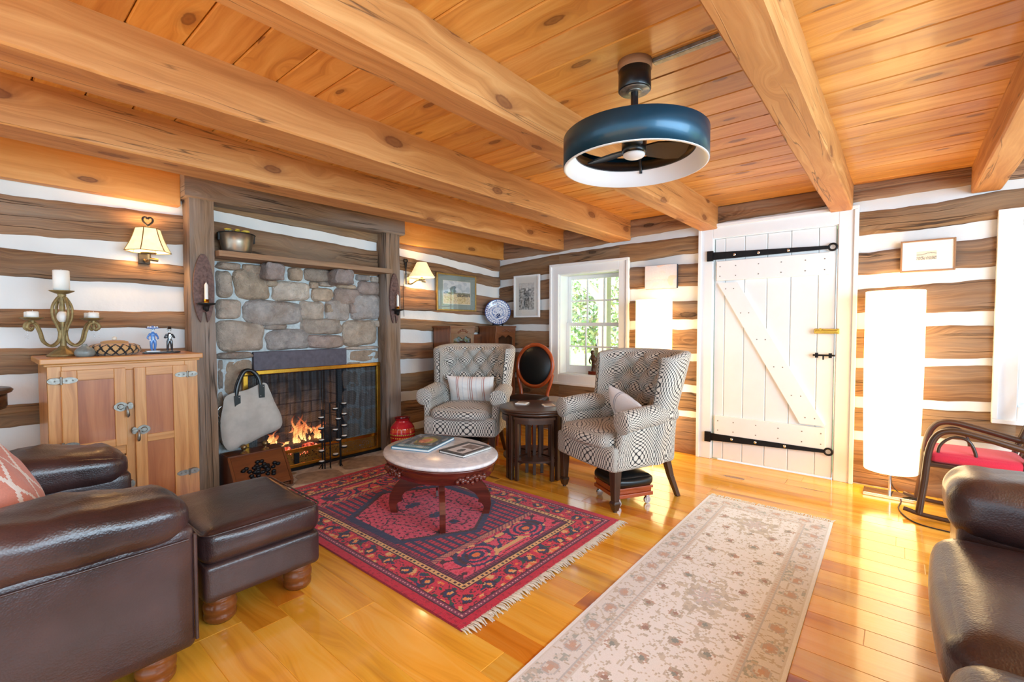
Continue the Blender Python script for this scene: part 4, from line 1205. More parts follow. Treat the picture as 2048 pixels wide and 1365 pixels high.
# ---- china cabinet with two glazed towers against the fireplace wall
t = thing('china_cabinet', 'dark wood corner cabinet with two glazed towers behind the wing chair', 'cabinet', (-3.735, 3.82, 0))
b = MB(); Y0, Y1, X0, X1 = -.535, .53, -.135, .135
b.box(X0, X1, Y0, Y1, .08, .12, 1); b.box(X0, X1, Y0, Y1, .62, .65, 1); b.box(X0, X0+.015, Y0, Y1, .08, .95, 1)
b.box(X0, X1-.02, Y0+.03, Y1-.03, 0, .08, 1)
for y in (Y0, Y0+.335, Y1-.355, Y1-.02): b.box(X0, X1, y, y+.02, .1, .65)
b.build('body', M['brown_wood'], t, bevel=.002)
for y0 in (Y0, Y1-.355):
    b = MB(); y1 = y0+.355
    b.box(X0, X1-.02, y0, y0+.018, .65, 1.2); b.box(X0, X1-.02, y1-.018, y1, .65, 1.2); b.box(X0, X0+.012, y0, y1, .65, 1.2); b.box(X0-.0, X1+.012, y0-.008, y1+.008, 1.195, 1.215, 1)
    b.box(X0, X1-.02, y0, y1, .93, .94, 1)
    tw = b.build('tower', M['brown_wood'], t, bevel=.002)
    b = MB(); b.box(X1-.02, X1, y0, y0+.05, .65, 1.195); b.box(X1-.02, X1, y1-.05, y1, .65, 1.195); b.box(X1-.02, X1, y0+.05, y1-.05, .65, .70, 1)
    top = [(y0+.05, 1.195), (y1-.05, 1.195), (y1-.05, 1.075)]+[(lerp(y1-.05, y0+.05, k/12), 1.075+.03*abs(math.sin(k/12*2*PI))*(1 if 2 < k < 10 else .6)) for k in range(1, 12)]+[(y0+.05, 1.075)]
    b.prism(top, X1-.02, X1, 0, grain=1); b.box(X1, X1+.008, y0, y1, 1.135, 1.195, 1)
    dd = b.build('door', M['brown_wood'], tw, bevel=.002)
    b = MB(); b.box(X1-.012, X1-.008, y0+.05, y1-.05, .70, 1.10); b.build('pane', M['glass'], tw)
    b = MB(); ym = (y0+y1)/2
    for k in range(-4, 5): b.ball((X1+.01, ym+k*.016, 1.155+.016*math.cos(k*.5)-.004*(k % 2)), (.009, .012, .011), 8, 6)
    b.build('carving', M['brown_wood'], tw)
b = MB(); b.box(X0, X0+.03, Y0+.355, Y1-.355, .65, 1.10, 1); b.box(X0, X0+.045, Y0+.355, Y1-.355, 1.09, 1.115, 1); b.build('centre_panel', M['brown_wood'], t, bevel=.002)
b = MB(); b.box(X1-.03, X1-.008, Y0+.02, Y1-.02, .12, .62); b.build('lower_doors', M['brown_wood'], t, bevel=.003)

# ---- bentwood rocking chair
t = thing('rocking_chair', 'dark bentwood rocking chair with a red cushion at the right edge', 'rocking chair', (.45, 4.06, 0))
yn, yf = -.185, .17
for y in (yn, yf):
    b = MB(); b.tube(crv([(-.41, y, .045), (-.3, y, .024), (-.05, y, .016), (.25, y, .018), (.5, y, .06)], 8), .014, 10); b.build('rocker', M['dark_wood'], t)
    b = MB(); b.tube(crv([(-.335, y, .03), (-.315, y, .22), (-.295, y, .44), (-.255, y, .545), (-.18, y, .575), (-.05, y, .55), (.12, y, .505), (.22, y, .49)], 8), .019, 10); b.build('arm', M['dark_wood'], t)
    b = MB(); b.tube(crv([(-.255, y+.03, .38), (-.245, y+.03, .47), (-.19, y+.03, .53), (-.12, y+.03, .52), (-.085, y+.03, .44), (-.09, y+.03, .38)], 8), .009, 8); b.build('arm_loop', M['dark_wood'], t)
    b = MB(); b.tube(crv([(.1, y+.02, .03), (.1, y+.02, .3), (.155, y+.02, .55), (.26, y+.02, .85), (.36, y+.02, 1.08)], 8), .015, 10); b.build('back_post', M['dark_wood'], t)
b = MB(); b.box(-.31, .14, yn, yf, .335, .365, 0); b.build('seat', M['dark_wood'], t, bevel=.008)
b = MB(); b.box(.345, .37, yn, yf+.03, 1.0, 1.09, 1)
for k in range(4): b.tube([(.12, lerp(yn+.07, yf-.05, k/3), .36), (.2, lerp(yn+.07, yf-.05, k/3), .66), (.355, lerp(yn+.07, yf-.05, k/3), 1.04)], .008, 8)
b.build('backrest', M['dark_wood'], t)
b = MB(); b.soft(-.29, .13, yn+.01, yf-.01, .362, .43, .025, 12, None, hx('#D02A44'), puff=.012)
o = b.build('seat_cushion', M['cloth_v']); o.location = (.45, 4.06, 0); tag(o, 'red seat cushion on the rocking chair', 'cushion')

# ---- pedestal table just in view behind the armchair
t = thing('pedestal_table', 'small round dark wood table at the left edge', 'side table', (-3.6, -.055, 0))
b = MB(); b.lathe([(0, .865), (.2, .865), (.222, .872), (.228, .884), (.22, .893), (0, .895)], 48); b.build('top', M['dark_wood'], t)
b = MB(); b.lathe([(.195, .80), (.205, .80), (.205, .866), (.195, .866)], 48); b.lathe([(0, .79), (.2, .79), (.2, .801), (0, .801)], 48); b.build('apron', M['dark_wood'], t)
b = MB(); b.lathe([(.02, .1), (.045, .12), (.03, .2), (.025, .5), (.05, .62), (.03, .75), (.05, .79)], 24)
for k in range(3):
    a = R(30+120*k); b.tube(crv([(0, 0, .2), (.1*math.cos(a), .1*math.sin(a), .18), (.2*math.cos(a), .2*math.sin(a), .03), (.23*math.cos(a), .23*math.sin(a), .012)], 6), .018, 8)
b.build('pedestal', M['dark_wood'], t)
# ================================================================== RUGS
def rug_colour(X, Y):
    L, W = 1.055, .675
    x, y = abs(X), abs(Y)
    dx, dy = L-x, W-y
    if dx < dy: d, s = dx, y
    else: d, s = dy, x
    red, pink, crim, navy, dk, gold, plum = (hx(c) for c in ('#C42C48', '#D24C68', '#B81838', '#2E3258', '#44202F', '#D2A672', '#7E3454'))
    n1 = nz(s*17, d*26, 1); n2 = nz(s*30+9, d*30, 2); nf = nz(X*60, Y*60, 3)
    if d < .042: return crim if nf < .3 else hx('#9A1230')
    if d < .05: return dk
    if d < .072: return hx('#D8A0A0') if (s % .019) < .007 and .056 < d < .066 else plum
    if d < .08: return dk
    if d < .19:
        q = (s+.02) % .155; e = d-.135; rr = math.hypot(q-.0775, e)
        if rr < .012: return hx('#E08A4A')
        if rr < .026: return navy if n2 < .25 else gold
        if rr < .034: return dk
        if n1 > .30: return navy if n2 < 0 else hx('#2A4A3E')
        if n1 < -.36: return gold if n2 > 0 else hx('#D8743E')
        if abs(n1) < .045: return dk
        return red if nf < .35 else hx('#A82038')
    if d < .198: return dk
    if d < .226: return (dk if nz(s*40, d*40) < .25 else hx('#2A4A3E')) if ((s % .03) < .013 and .203 < d < .221) else gold
    if d < .236: return dk
    if d < .262: return plum if (s % .017) < .009 else hx('#4A1C34')
    if x > .585:                         # end panels with figures
        a, c = x-.68, y-.21
        r_ = math.hypot(a*1.0, c*.8)
        if r_ < .02: return hx('#D8743E')
        if r_ < .04: return navy
        k = nz(x*13, y*13, 7)
        if abs(r_-.062) < .008 or abs(r_-.098) < .009: return navy if k < .2 else gold
        if y < .09 and abs(a+.03*math.cos(y*60)) < .012: return navy
        if y < .12 and abs(abs(a)-.06) < .014: return navy if k < 0 else gold
        if abs(k) < .05: return dk
        if k > .42: return navy
        return pink if nf < .1 else hx('#C83650')
    if x > .55: return plum if ((y+x) % .03) < .012 else hx('#B87A66')
    h = x/.47+y/.78
    if h < 1.0 and y < .36:
        if h > .955: return dk
        g = (X*1.0+math.sin(Y*26)*.02) % .07
        m = ((X+.0) % .047, (Y+(.02 if int(X/.047) % 2 else 0)) % .04)
        if math.hypot(m[0]-.023, (m[1]-.02)*1.4) < .0095: return hx('#4A1830')
        if math.hypot(x-.12, y-.02) < .035 or math.hypot(x-.28, y) < .03: return navy if nf < .2 else dk
        if abs(nz(X*9, Y*9, 9)) < .04: return dk
        return pink if nf > -.2 else hx('#BE3A56')
    if h < 1.03: return navy
    st = (y % .05)
    if h > 1.26 or True:
        if st < .026: return (hx('#B8304A') if (X % .026) < .017 else hx('#5A1C38')) if h > 1.08 else navy
        return navy if (X % .02) < .015 else hx('#39304E')

t = thing('red_rug', 'red and navy tribal wool rug with a cream fringe in front of the hearth', 'rug', (-2.365, 1.925, 0), R(.0))
b = MB(); L, W = 1.055, .675
NX, NY = 300, 190
b.grid(lambda u, v: (lerp(-L, L, u), lerp(-W, W, v), .0118+nz(u*90, v*60)*.0012), NX, NY, colfn=lambda u, v: rug_colour(lerp(-L, L, u), lerp(-W, W, v)), sm=True)
b.box(-L, L, -W, W, .001, .0105, 0, hx('#8A2036'))
b.build('pile', M['rug'], t)
b = MB(); rnd = random.Random(4)
for k in range(230):
    y = lerp(-W, W, (k+.5)/230)+rnd.uniform(-.002, .002); l_ = rnd.uniform(.03, .058); dy = rnd.uniform(-.012, .012)
    b.tube([(L-.006, y, .009), (L+l_*.5, y+dy*.4, .010+rnd.uniform(0, .004)), (L+l_, y+dy, .004)], [.0026, .0034, .0016], 5)
b.build('fringe', M['fringe'], t)

def runner_colour(X, Y):
    HL, HW = 1.42, .365
    x, y = abs(X), abs(Y); dx, dy = HL-x, HW-y
    d, s = (dx, y) if dx < dy else (dy, x)
    ivory, grey, rust, green, beige = (hx(c) for c in ('#F4F7FB', '#CBCFD3', '#CBB9B2', '#B6BFBE', '#E2E2E1'))
    n = nz(X*14, Y*14, 3); n2 = nz(X*26+4, Y*26, 1); n3 = nz(X*45, Y*45, 6)
    if d < .014: return ivory
    if d < .022: return beige
    if d < .125:
        q = (s % .15)-.075; r_ = math.hypot(q, (d-.074)*1.1)
        if r_ < .014: return hx('#D2B4A4')
        if r_ < .03: return rust if n3 > -.1 else beige
        if r_ < .036: return grey
        if abs(n2) < .07: return hx('#CFCAC2')
        if n > .3: return green if n3 > 0 else beige
        return hx('#E9EAEC')
    if d < .132: return grey
    if d < .15: return beige if (s % .022) < .011 else hx('#D6C9C2')
    if d < .156: return beige
    # field: medallions and scattered sprays
    xm = ((X+.35) % .95)-.475; r_ = math.hypot(xm*.8, Y)
    e = r_+.025*math.sin(math.atan2(Y, xm)*8)
    if e < .035: return hx('#DCD5D6')
    if e < .045: return grey
    if e < .12: return hx('#D8D5CC') if n3 > .05 else (hx('#C8C5BE') if n2 > 0 else ivory)
    q1, q2 = (X % .17)-.085, ((Y+(.06 if int(X/.17) % 2 else 0)) % .12)-.06
    rr = math.hypot(q1, q2)
    if rr < .012: return hx('#AE948C') if n > 0 else hx('#98A2A2')
    if rr < .028 and n3 > -.15: return hx('#BEBBB4') if n2 > -.1 else hx('#C8B2A8')
    if abs(n2) < .045: return hx('#D8D5CE')
    if n3 > .42: return hx('#CCCAC4')
    return ivory
t = thing('runner_rug', 'ivory floral runner rug leading towards the white door', 'rug', (-.64, 1.99, 0), R(.6))
b = MB(); HL, HW = 1.42, .365
b.grid(lambda u, v: (lerp(HW, -HW, v), lerp(-HL, HL, u), .0088+nz(u*120, v*40)*.001), 400, 104, colfn=lambda u, v: runner_colour(lerp(-HL, HL, u), lerp(-HW, HW, v)))
b.box(-HW, HW, -HL, HL, .001, .0078, 0, hx('#DAD4C8'))
b.build('pile', M['runner'], t)
b = MB()
for k in range(130):
    x = lerp(-HW, HW, (k+.5)/130); l_ = rnd.uniform(.035, .065); dx = rnd.uniform(-.02, .025)
    b.tube([(x, HL-.006, .007), (x+dx*.4, HL+l_*.5, .012), (x+dx, HL+l_, .004)], [.0024, .003, .0014], 5)
b.build('fringe', M['fringe'], t)

# ================================================================== CEILING FAN
FZ = CEIL
t = thing('ceiling_fan', 'black drum ceiling fan with a white inner rim', 'ceiling fan', (-.85, 1.79, FZ))
b = MB(); b.lathe([(.0, 0), (.068, 0), (.068, -.03), (.064, -.034), (0, -.034)][::-1], 40); b.build('spacer', M['shelf_wood'], t)
b = MB(); b.lathe([(0, -.034), (.064, -.034), (.065, -.112), (.062, -.115), (.0, -.115)][::-1], 40); b.build('canopy', M['fan_black'], t)
b = MB(); b.lathe([(0, -.1155), (.060, -.1155), (.060, -.1175), (0, -.1175)][::-1], 40); b.lathe([(.022, -.1175), (.032, -.1175), (.03, -.122), (.022, -.122)][::-1], 30); b.build('canopy_plate', M['steel'], t)
b = MB(); b.cyl((0, 0, -.11), (0, 0, -.30), .015, n=20); b.lathe([(.015, -.272), (.023, -.277), (.023, -.30), (.015, -.31)][::-1], 20); b.build('downrod', M['fan_black'], t)
ZT, ZB = -.298, -.418
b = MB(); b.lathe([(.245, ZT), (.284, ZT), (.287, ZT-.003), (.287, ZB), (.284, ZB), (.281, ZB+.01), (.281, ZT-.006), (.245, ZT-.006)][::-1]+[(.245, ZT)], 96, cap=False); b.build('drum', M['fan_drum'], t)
b = MB(); b.lathe([(.2855, ZB-.002), (.278, ZB-.004), (.240, ZB+.055), (.236, ZB+.058), (.275, ZB+.056), (.2855, ZB+.002), (.2855, ZB-.002)], 96); b.build('rim_light', M['fan_white'], t)
b = MB(); b.lathe([(.2365, ZB+.056), (.236, ZB+.06), (.243, ZT-.02), (.246, ZT-.02), (.246, ZB+.056), (.2365, ZB+.056)], 96); b.build('inner_ring', M['fan_black'], t)
b = MB(); b.lathe([(0, -.30), (.03, -.302), (.05, -.315), (.05, -.36), (.04, -.372), (.0, -.374)][::-1], 36); b.build('motor', M['fan_black'], t)
b = MB(); b.ball((0, 0, -.372), (.044, .044, .016), 30, 12); b.build('hub_cap', M['fan_white'], t)
for k in range(3):
    b = MB(); a0 = R(48+120*k); b.at((0, 0, -.345), a0, rx=R(-14))
    pts = [(.03, -.02), (.08, -.05), (.16, -.06), (.215, -.05), (.226, 0), (.215, .045), (.16, .055), (.08, .045), (.03, .02)]
    b.prism([(x, y) for x, y in pts], -.0035, .0035, 2, grain=0); b.build('blade', M['fan_black'], t, bevel=.0015)
for k in range(3):
    a = R(108+120*k); c, s_ = math.cos(a), math.sin(a)
    b = MB(); b.tube([(0, 0, -.308), (.12*c, .12*s_, -.308), (.19*c, .19*s_, -.315), (.238*c, .238*s_, -.36), (.24*c, .24*s_, -.375)], .0065, 8); b.build('strut', M['fan_black'], t)
b = MB(); b.box(-.784, -.442, 1.807, 1.837, CEIL-.018, CEIL, 0); tag(b.build('cable_raceway', M['steel'], bevel=.003), 'grey cable raceway from the fan to the beam', 'raceway')

# ================================================================== FLOOR LAMPS
def floor_lamp(label, x, y):
    t = thing('floor_lamp', label, 'floor lamp', (x, y, 0), 0, 'tall paper floor lamps')
    b = MB(); b.box(-.15, .15, -.075, .075, 0, .022); b.build('base', M['chrome'], t, bevel=.003)
    b = MB(); b.cyl((0, 0, .02), (0, 0, 1.44), .009, n=14); b.cyl((0, 0, .165), (0, 0, .185), .02, n=16); b.build('pole', M['chrome'], t)
    b = MB(); n = 56
    def sh(u, v):
        a = 2*PI*u; r_ = .152+.014*math.sin(min(1, v*1.15)*PI*.62)+.0012*math.sin(a*9)
        return (r_*math.cos(a), r_*math.sin(a), lerp(.19, 1.462, v))
    b.grid(sh, n, 24, cu=True, flip=False)
    b.grid(lambda u, v: Vector(sh(u, v))*1.0-Vector((sh(u, v)[0]*.012, sh(u, v)[1]*.012, 0)), n, 24, cu=True, flip=True)
    b.build('shade', M['lamp_paper'], t)
    return t
l1 = floor_lamp('tall white paper floor lamp to the right of the white door', -.033, 4.235)
l2 = floor_lamp('tall white paper floor lamp behind the wing chair by the window', -1.795, 4.235)
b = MB(); b.tube(crv([(-.03, 4.34, .15), (-.02, 4.36, .05), (.02, 4.33, .006), (.03, 4.15, .005), (.02, 3.95, .005), (.1, 3.75, .005), (.3, 3.7, .005)], 8), .004, 6)
tag(b.build('lamp_cord', M['cord']), 'thin dark lamp cord trailing over the floor by the door', 'cord')

# ================================================================== WALL SCONCES
def heart(b, c, s, ax):
    pts = []
    for k in range(25):
        a = lerp(.25, 2*PI-.25, k/24)
        h, v = .8*(math.sin(a)**3), (.8125*math.cos(a)-.3125*math.cos(2*a)-.125*math.cos(3*a)-.0625*math.cos(4*a))
        pts.append((c[0], c[1]+h*s, c[2]+v*s))
    b.tube(pts, .006, 8)
    for sg in (-1, 1): pass
def lampbulb(x, y, z, e):
    L_ = bpy.data.lights.new('sconce_glow', 'POINT'); L_.energy = e*.5; L_.color = (1., .62, .28); L_.shadow_soft_size = .04
    o = bpy.data.objects.new('sconce_glow', L_); COL.objects.link(o); o.location = (x, y, z)
# pleated hexagonal shade, left
t = thing('wall_sconce', 'lit wall sconce with a panelled shade above the oak icebox', 'wall lamp', (XW+.02, .80, 1.6), 0, 'wall sconces by the fireplace')
SX = .115
b = MB(); b.box(-.005, .008, -.032, .032, .03, .13); b.build('backplate', M['wrought'], t, bevel=.004)
b = MB(); b.tube(crv([(0, 0, .06), (.05, 0, .045), (SX, .0, .055)], 6), .008, 8); b.cyl((SX, 0, .05), (SX, 0, .085), .012); b.lathe([(.0, .085), (.04, .088), (.045, .094), (.0, .094)], 20, (SX, 0, 0)); b.tube([(SX, .0, .055), (SX+.0, .05, .05)], .011, 8); b.build('arm', M['brass_dull'], t)
b = MB(); heart(b, (SX, 0, .298), .034, 1); b.tube([(SX, 0, .245), (SX, 0, .275)], .006, 6); b.build('heart_finial', M['wrought'], t)
b = MB(); n6 = 6; zs = (.10, .25)
def hexr(k, z):
    f = (z-zs[0])/(zs[1]-zs[0]); r_ = lerp(.124, .066, f)-.006*math.sin(f*PI)
    a = R(30)+k*PI/3; return Vector((SX+r_*math.cos(a)*.95, r_*math.sin(a), z))
for k in range(6):
    for (off, fl) in ((0, False), (-.0015, True)):
        b.grid(lambda u, v: (lambda p: p+Vector((p.x-SX, p.y, 0)).normalized()*off)(hexr(k, lerp(*zs, v)).lerp(hexr(k+1, lerp(*zs, v)), u)), 4, 8, flip=fl)
sh = b.build('shade', M['sconce_shade'], t)
b = MB()
for k in range(6): b.tube([hexr(k, lerp(*zs, v/8)) for v in range(9)], .0028, 6)
for z in zs: b.tube([hexr(k, z) for k in range(6)], .0026, 6, True)
b.build('shade_ribs', M['gilt'], sh)
b = MB(); b.ball((SX, 0, .16), .022); b.build('bulb', M['bulb'], t)
lampbulb(XW+.02+SX, .80, 1.6+.20, 7)
# round shade on a swing arm, right
t = thing('wall_sconce', 'lit wall sconce with a round white shade beside the framed landscape', 'wall lamp', (XW+.02, 2.95, 1.64), 0, 'wall sconces by the fireplace')
b = MB(); b.box(-.005, .02, -.018, .018, .0, .11); b.build('backplate', M['steel'], t, bevel=.003)
b = MB(); heart(b, (.01, -.02, .235), .026, 1); b.tube([(.01, -.03, .215), (.012, -.022, .15), (.012, -.02, .1)], .006, 8); b.tube([(.01, -.01, .215), (.012, -.018, .15)], .005, 8); b.build('heart_hook', M['wrought'], t)
b = MB(); b.tube(crv([(.01, 0, .01), (.05, .02, .005), (.09, .06, .04), (.115, .10, .045)], 6), .007, 8); b.cyl((.115, .10, .04), (.115, .10, .075), .012); b.lathe([(0, .045), (.035, .048), (.03, .058), (0, .06)], 18, (.115, .10, 0)); b.tube([(.115, .1, .035), (.13, .135, .03)], .009, 8); b.build('arm', M['brass_dull'], t)
b = MB(); b.lathe([(.132, .075), (.1, .125), (.07, .185), (.05, .225)], 40, (.115, .10, 0), cap=False); b.lathe([(.13, .075), (.098, .125), (.068, .185), (.048, .225)][::-1], 40, (.115, .10, 0), cap=False)
b.build('shade', M['sconce_shade'], t)
b = MB(); b.ball((.115, .10, .13), .022); b.build('bulb', M['bulb'], t)
b = MB(); b.tube([(.0, -.04, .0), (.0, -.045, -.15), (.0, -.04, -.33)], .0025, 6); b.build('cord', M['cord'], t)
lampbulb(XW+.02+.115, 3.05, 1.64+.165, 6)

# ================================================================== FIREPLACE THINGS
b = MB()
b.prism([(XW-.02, 1.182), (-3.685, 1.182), (-3.68, 1.2), (-3.683, 2.635), (-3.752, 2.635), (-3.752, 2.61), (XW-.02, 2.61)], 1.712, 1.752, 2, grain=1)
tag(b.build('mantel_shelf', M['shelf_wood'], bevel=.006), 'rough board mantel shelf resting on two corbel stones', 'shelf')
t = thing('copper_pot', 'tarnished copper pot on the mantel shelf', 'pot', (-3.795, 1.335, 1.752))
b = MB(); b.lathe([(0, 0), (.088, 0), (.094, .01), (.106, .08), (.116, .138), (.122, .142), (.12, .146), (.112, .142), (.10, .08), (.088, .012), (0, .012)], 40); b.build('bowl', M['copper'], t)
b = MB(); b.tube([(.122*math.cos(a), .122*math.sin(a), .143) for a in [2*PI*k/36 for k in range(36)]], .004, 6, True); b.box(-.012, .012, -.125, -.112, .09, .14); b.box(-.012, .012, .108, .125, .09, .14); b.build('rim_handles', M['wrought'], t)
b = MB(); rnd = random.Random(2)
for k in range(26):
    x, y = rnd.uniform(-.07, .07), rnd.uniform(-.075, .075); h = rnd.uniform(.145, .172)
    c = hx(rnd.choice(('#D8B030', '#C8A838', '#C9C2B4', '#8A7040', '#DCC050')))
    b.ball((x, y, h), (rnd.uniform(.012, .024), rnd.uniform(.012, .03), .009), 8, 6, col=c); b.tube([(x, y, h), (x*.5, y*.5, .03)], .002, 5, col=hx('#6A5A38'))
o = b.build('dried_flowers', M['paint_v']); o.location = (-3.795, 1.335, 1.752); tag(o, 'dried yellow flowers in the copper pot', 'dried flowers')
M['carved'] = plain('carved dark board', hx('#6B5049'), .75, 0, .35, 60, bump=.6)
def wall_candle(label, clabel, y, w, x0=-3.752):
    t = thing('candle_sconce', label, 'candle sconce', (x0, y, 1.23), 0, 'carved wooden candle sconces')
    b = MB(); pts = []
    for k in range(40):
        a = -PI/2+2*PI*k/40; yy, zz = w*math.cos(a), .245+.245*math.sin(a)
        if zz < .075 and abs(yy) < w*.2: zz = .085
        pts.append((yy*(1-.12*max(0, (zz-.3)/.2)), zz))
    b.prism(pts, 0, .02, 0, grain=2)
    for k in range(22): b.ball((.021, random.uniform(-.6, .6)*w*.8, random.uniform(.16, .4)), (.003, .005, .012), 6, 5)
    b.build('backboard', M['carved'], t, bevel=.004)
    b = MB(); b.lathe([(.0, .085), (.012, .09), (.016, .11), (.02, .128), (.052, .136), (.056, .144), (.05, .147), (.0, .147)], 28, (.065, 0, 0)); b.box(.01, .06, -.008, .008, .10, .135); b.build('shelf', M['wrought'], t)
    b = MB(); b.lathe([(.016, .146), (.016, .172), (.012, .172)], 18, (.065, 0, 0)); b.build('candle_cup', M['brass'], t)
    b = MB(); b.lathe([(.0115, 0), (.011, .12), (.004, .135), (0, .137)], 16); b.cyl((0, 0, .133), (0, 0, .143), .001)
    o = b.build('taper_candle', M['candle']); o.location = (x0+.065, y, 1.23+.150); tag(o, clabel, 'candle', 'white taper candles in the wooden sconces')
wall_candle('carved wooden candle sconce on the post by the icebox', 'white taper candle in the sconce by the icebox', 1.10, .064)
wall_candle('carved wooden candle sconce on the post by the red vase', 'white taper candle in the sconce by the red vase', 2.695, .055)

# firescreen
t = thing('fire_screen', 'brass framed firescreen with mesh curtains before the fire', 'firescreen', (-3.872, 2.02, 0))
b = MB(); b.box(-.02, .018, -.635, .588, .832, .866, 1); b.box(-.016, .016, -.635, -.60, .03, .832); b.box(-.016, .016, .548, .588, .03, .832)
b.build('frame', M['brass'], t, bevel=.004)
b = MB(); b.box(-.018, .022, -.635, .588, .0, .028, 1); b.build('base_strip', M['iron'], t, bevel=.002)
def pierced():
    t_ = NT('pierced brass'); o_ = t_.n('TexCoord').outputs['Object']
    v = t_.vor(t_.map(o_, (60, 60, 60)), 1., 'DISTANCE_TO_EDGE').outputs['Distance']
    s_ = t_.ramp(v, [(.13, 1.), (.18, 0.)])
    b_ = t_.n('BsdfPrincipled'); b_.inputs['Base Color'].default_value = (*hx('#B8904A'), 1); b_.inputs['Metallic'].default_value = 1.; b_.inputs['Roughness'].default_value = .35
    tr = t_.n('BsdfTransparent'); mx = t_.n('MixShader'); t_.l(s_, mx.inputs[0]); t_.l(tr.outputs[0], mx.inputs[1]); t_.l(b_.outputs[0], mx.inputs[2]); t_.l(mx.outputs[0], t_.out.inputs[0]); return t_.m
b = MB(); b.box(-.004, .012, -.6, .548, .028, .055, 1); b.box(-.004, .012, -.6, .548, .155, .185, 1)
bp = b.build('lower_rails', M['brass'], t, bevel=.003)
b = MB(); b.box(.0, .006, -.6, .548, .055, .155); b.build('pierced_panel', pierced(), bp)
b = MB(); b.box(.012, .02, -.255, -.215, .06, .15); b.build('damper_slot', M['iron'], bp)
for (y0, y1, ph) in ((-.598, .0, 0), (.004, .546, 1)):
    b = MB()
    def cur(u, v):
        y = lerp(y0, y1, u); k = .6+.4*v
        return (-.012+.007*math.sin(u*PI*2*9+ph+nz(v*2, ph)*1.)*k, y, lerp(.185, .835, v))
    b.grid(cur, 110, 10, su=abs(y1-y0), sv=.65); b.build('mesh_curtain', M['mesh_screen'], t)
b = MB(); b.tube([(-.012, -.6, .828), (-.012, .548, .828)], .005, 8); b.build('curtain_rod', M['iron'], t)

# fire
for i, (x, y0, y1, z, r_, a, lab) in enumerate(((-4.10, 1.66, 2.14, .135, .05, 0, 'lower burning log lying across the grate'), (-4.2, 1.7, 2.2, .14, .055, .06, 'charred log at the back of the grate'), (-4.13, 1.72, 2.02, .235, .045, -.12, 'split log resting on top of the fire'))):
    b = MB(); b.tube([(0, y, nz(y*6, i)*.01) for y in [lerp(-(y1-y0)/2, (y1-y0)/2, k/8) for k in range(9)]], [r_*(1+nz(k*.9, i)*.15) for k in range(9)], 12)
    o = b.build('firewood_log', M['old_beam']); o.location = (x, (y0+y1)/2, z); o.rotation_euler = (0, 0, a); tag(o, lab, 'log', 'logs burning in the fireplace')
t = thing('fire_grate', 'black iron grate holding the burning logs', 'grate', (-4.14, 1.92, 0))
b = MB()
for k in range(6): b.tube([(-.12, -.25+.1*k, .075), (.12, -.25+.1*k, .075), (.14, -.25+.1*k, .12)], .008, 6)
for x in (-.09, .09): b.tube([(x, -.27, .068), (x, .27, .068)], .009, 6)
for x in (-.09, .09):
    for y in (-.22, .22): b.cyl((x, y, 0), (x, y, .07), .008)
b.build('bars', M['iron'], t)
b = MB(); rnd = random.Random(8)
for k in range(46): b.ball((rnd.uniform(-4.2, -4.02), rnd.uniform(1.7, 2.12), rnd.uniform(.08, .16)), (rnd.uniform(.012, .03), rnd.uniform(.015, .04), rnd.uniform(.01, .022)), 7, 5)
tag(b.build('embers', M['ember']), 'glowing red embers under the burning logs', 'embers', kind='stuff')
b = MB()
for k in range(26):
    x, y = rnd.uniform(-4.17, -4.06), rnd.uniform(1.66, 2.13); h = rnd.uniform(.05, .2)*(1.3 if 1.85 < y < 2.02 else .8); w = rnd.uniform(.006, .021); ph = rnd.uniform(0, 9); z0 = rnd.uniform(.15, .24)
    def fl_(u, v):
        a = 2*PI*u; r_ = w*(math.sin(PI*min(1, .12+v*.88))**.8)*(1-v*.35)
        ox = .03*math.sin(v*4+ph)*v; oy = .06*math.sin(v*3.8+ph*2)*v
        return (x+ox+r_*math.cos(a), y+oy+r_*1.5*math.sin(a), z0+h*v)
    b.grid(fl_, 10, 14, cu=True, su=1, sv=1, o=(0, 0))
tag(b.build('fire_flames', M['flame']), 'orange flames licking up from the logs', 'flames', kind='stuff')
fl = bpy.data.lights.new('fire_glow', 'POINT'); fl.energy = 2.2; fl.color = (1., .42, .12); fl.shadow_soft_size = .1
o = bpy.data.objects.new('fire_glow', fl); COL.objects.link(o); o.location = (-4.12, 1.95, .33)

# canvas log carrier hanging from the screen corner
t = thing('log_carrier', 'grey canvas log carrier bag hanging from the firescreen corner', 'bag', (-3.79, 1.39, 0))
OUT = [(-.145, .705), (.0, .735), (.115, .775), (.15, .72), (.185, .62), (.235, .50), (.225, .405), (.1, .365), (-.04, .32), (-.13, .295), (-.185, .36), (-.195, .5), (-.175, .62)]
def bag_edge(u):
    n_ = len(OUT); k = u*n_; i = int(k) % n_; f = k-int(k)
    a, c, d, e = OUT[i-1], OUT[i], OUT[(i+1) % n_], OUT[(i+2) % n_]
    f2 = lambda j: .5*(2*c[j]+(d[j]-a[j])*f+(2*a[j]-5*c[j]+4*d[j]-e[j])*f*f+(3*c[j]-a[j]-3*d[j]+e[j])*f**3)
    return f2(0), f2(1)
b = MB()
for sg in (1, -1):
    def g(u, v):
        y, z = bag_edge(u); y, z = lerp(.01, y, v), lerp(.53, z, v)
        bl_ = .05*max(0, 1-v**3)**.7*sst(.8, .5, z)+.006
        return (.035*(.77-z)*2.0*.6+sg*bl_+nz(y*9, z*7, sg)*.012*(1 if sg > 0 else .3)+.008, y, z)
    b.grid(g, 52, 14, cu=True, flip=(sg > 0))
b.build('body', M['canvas_bag'], t)
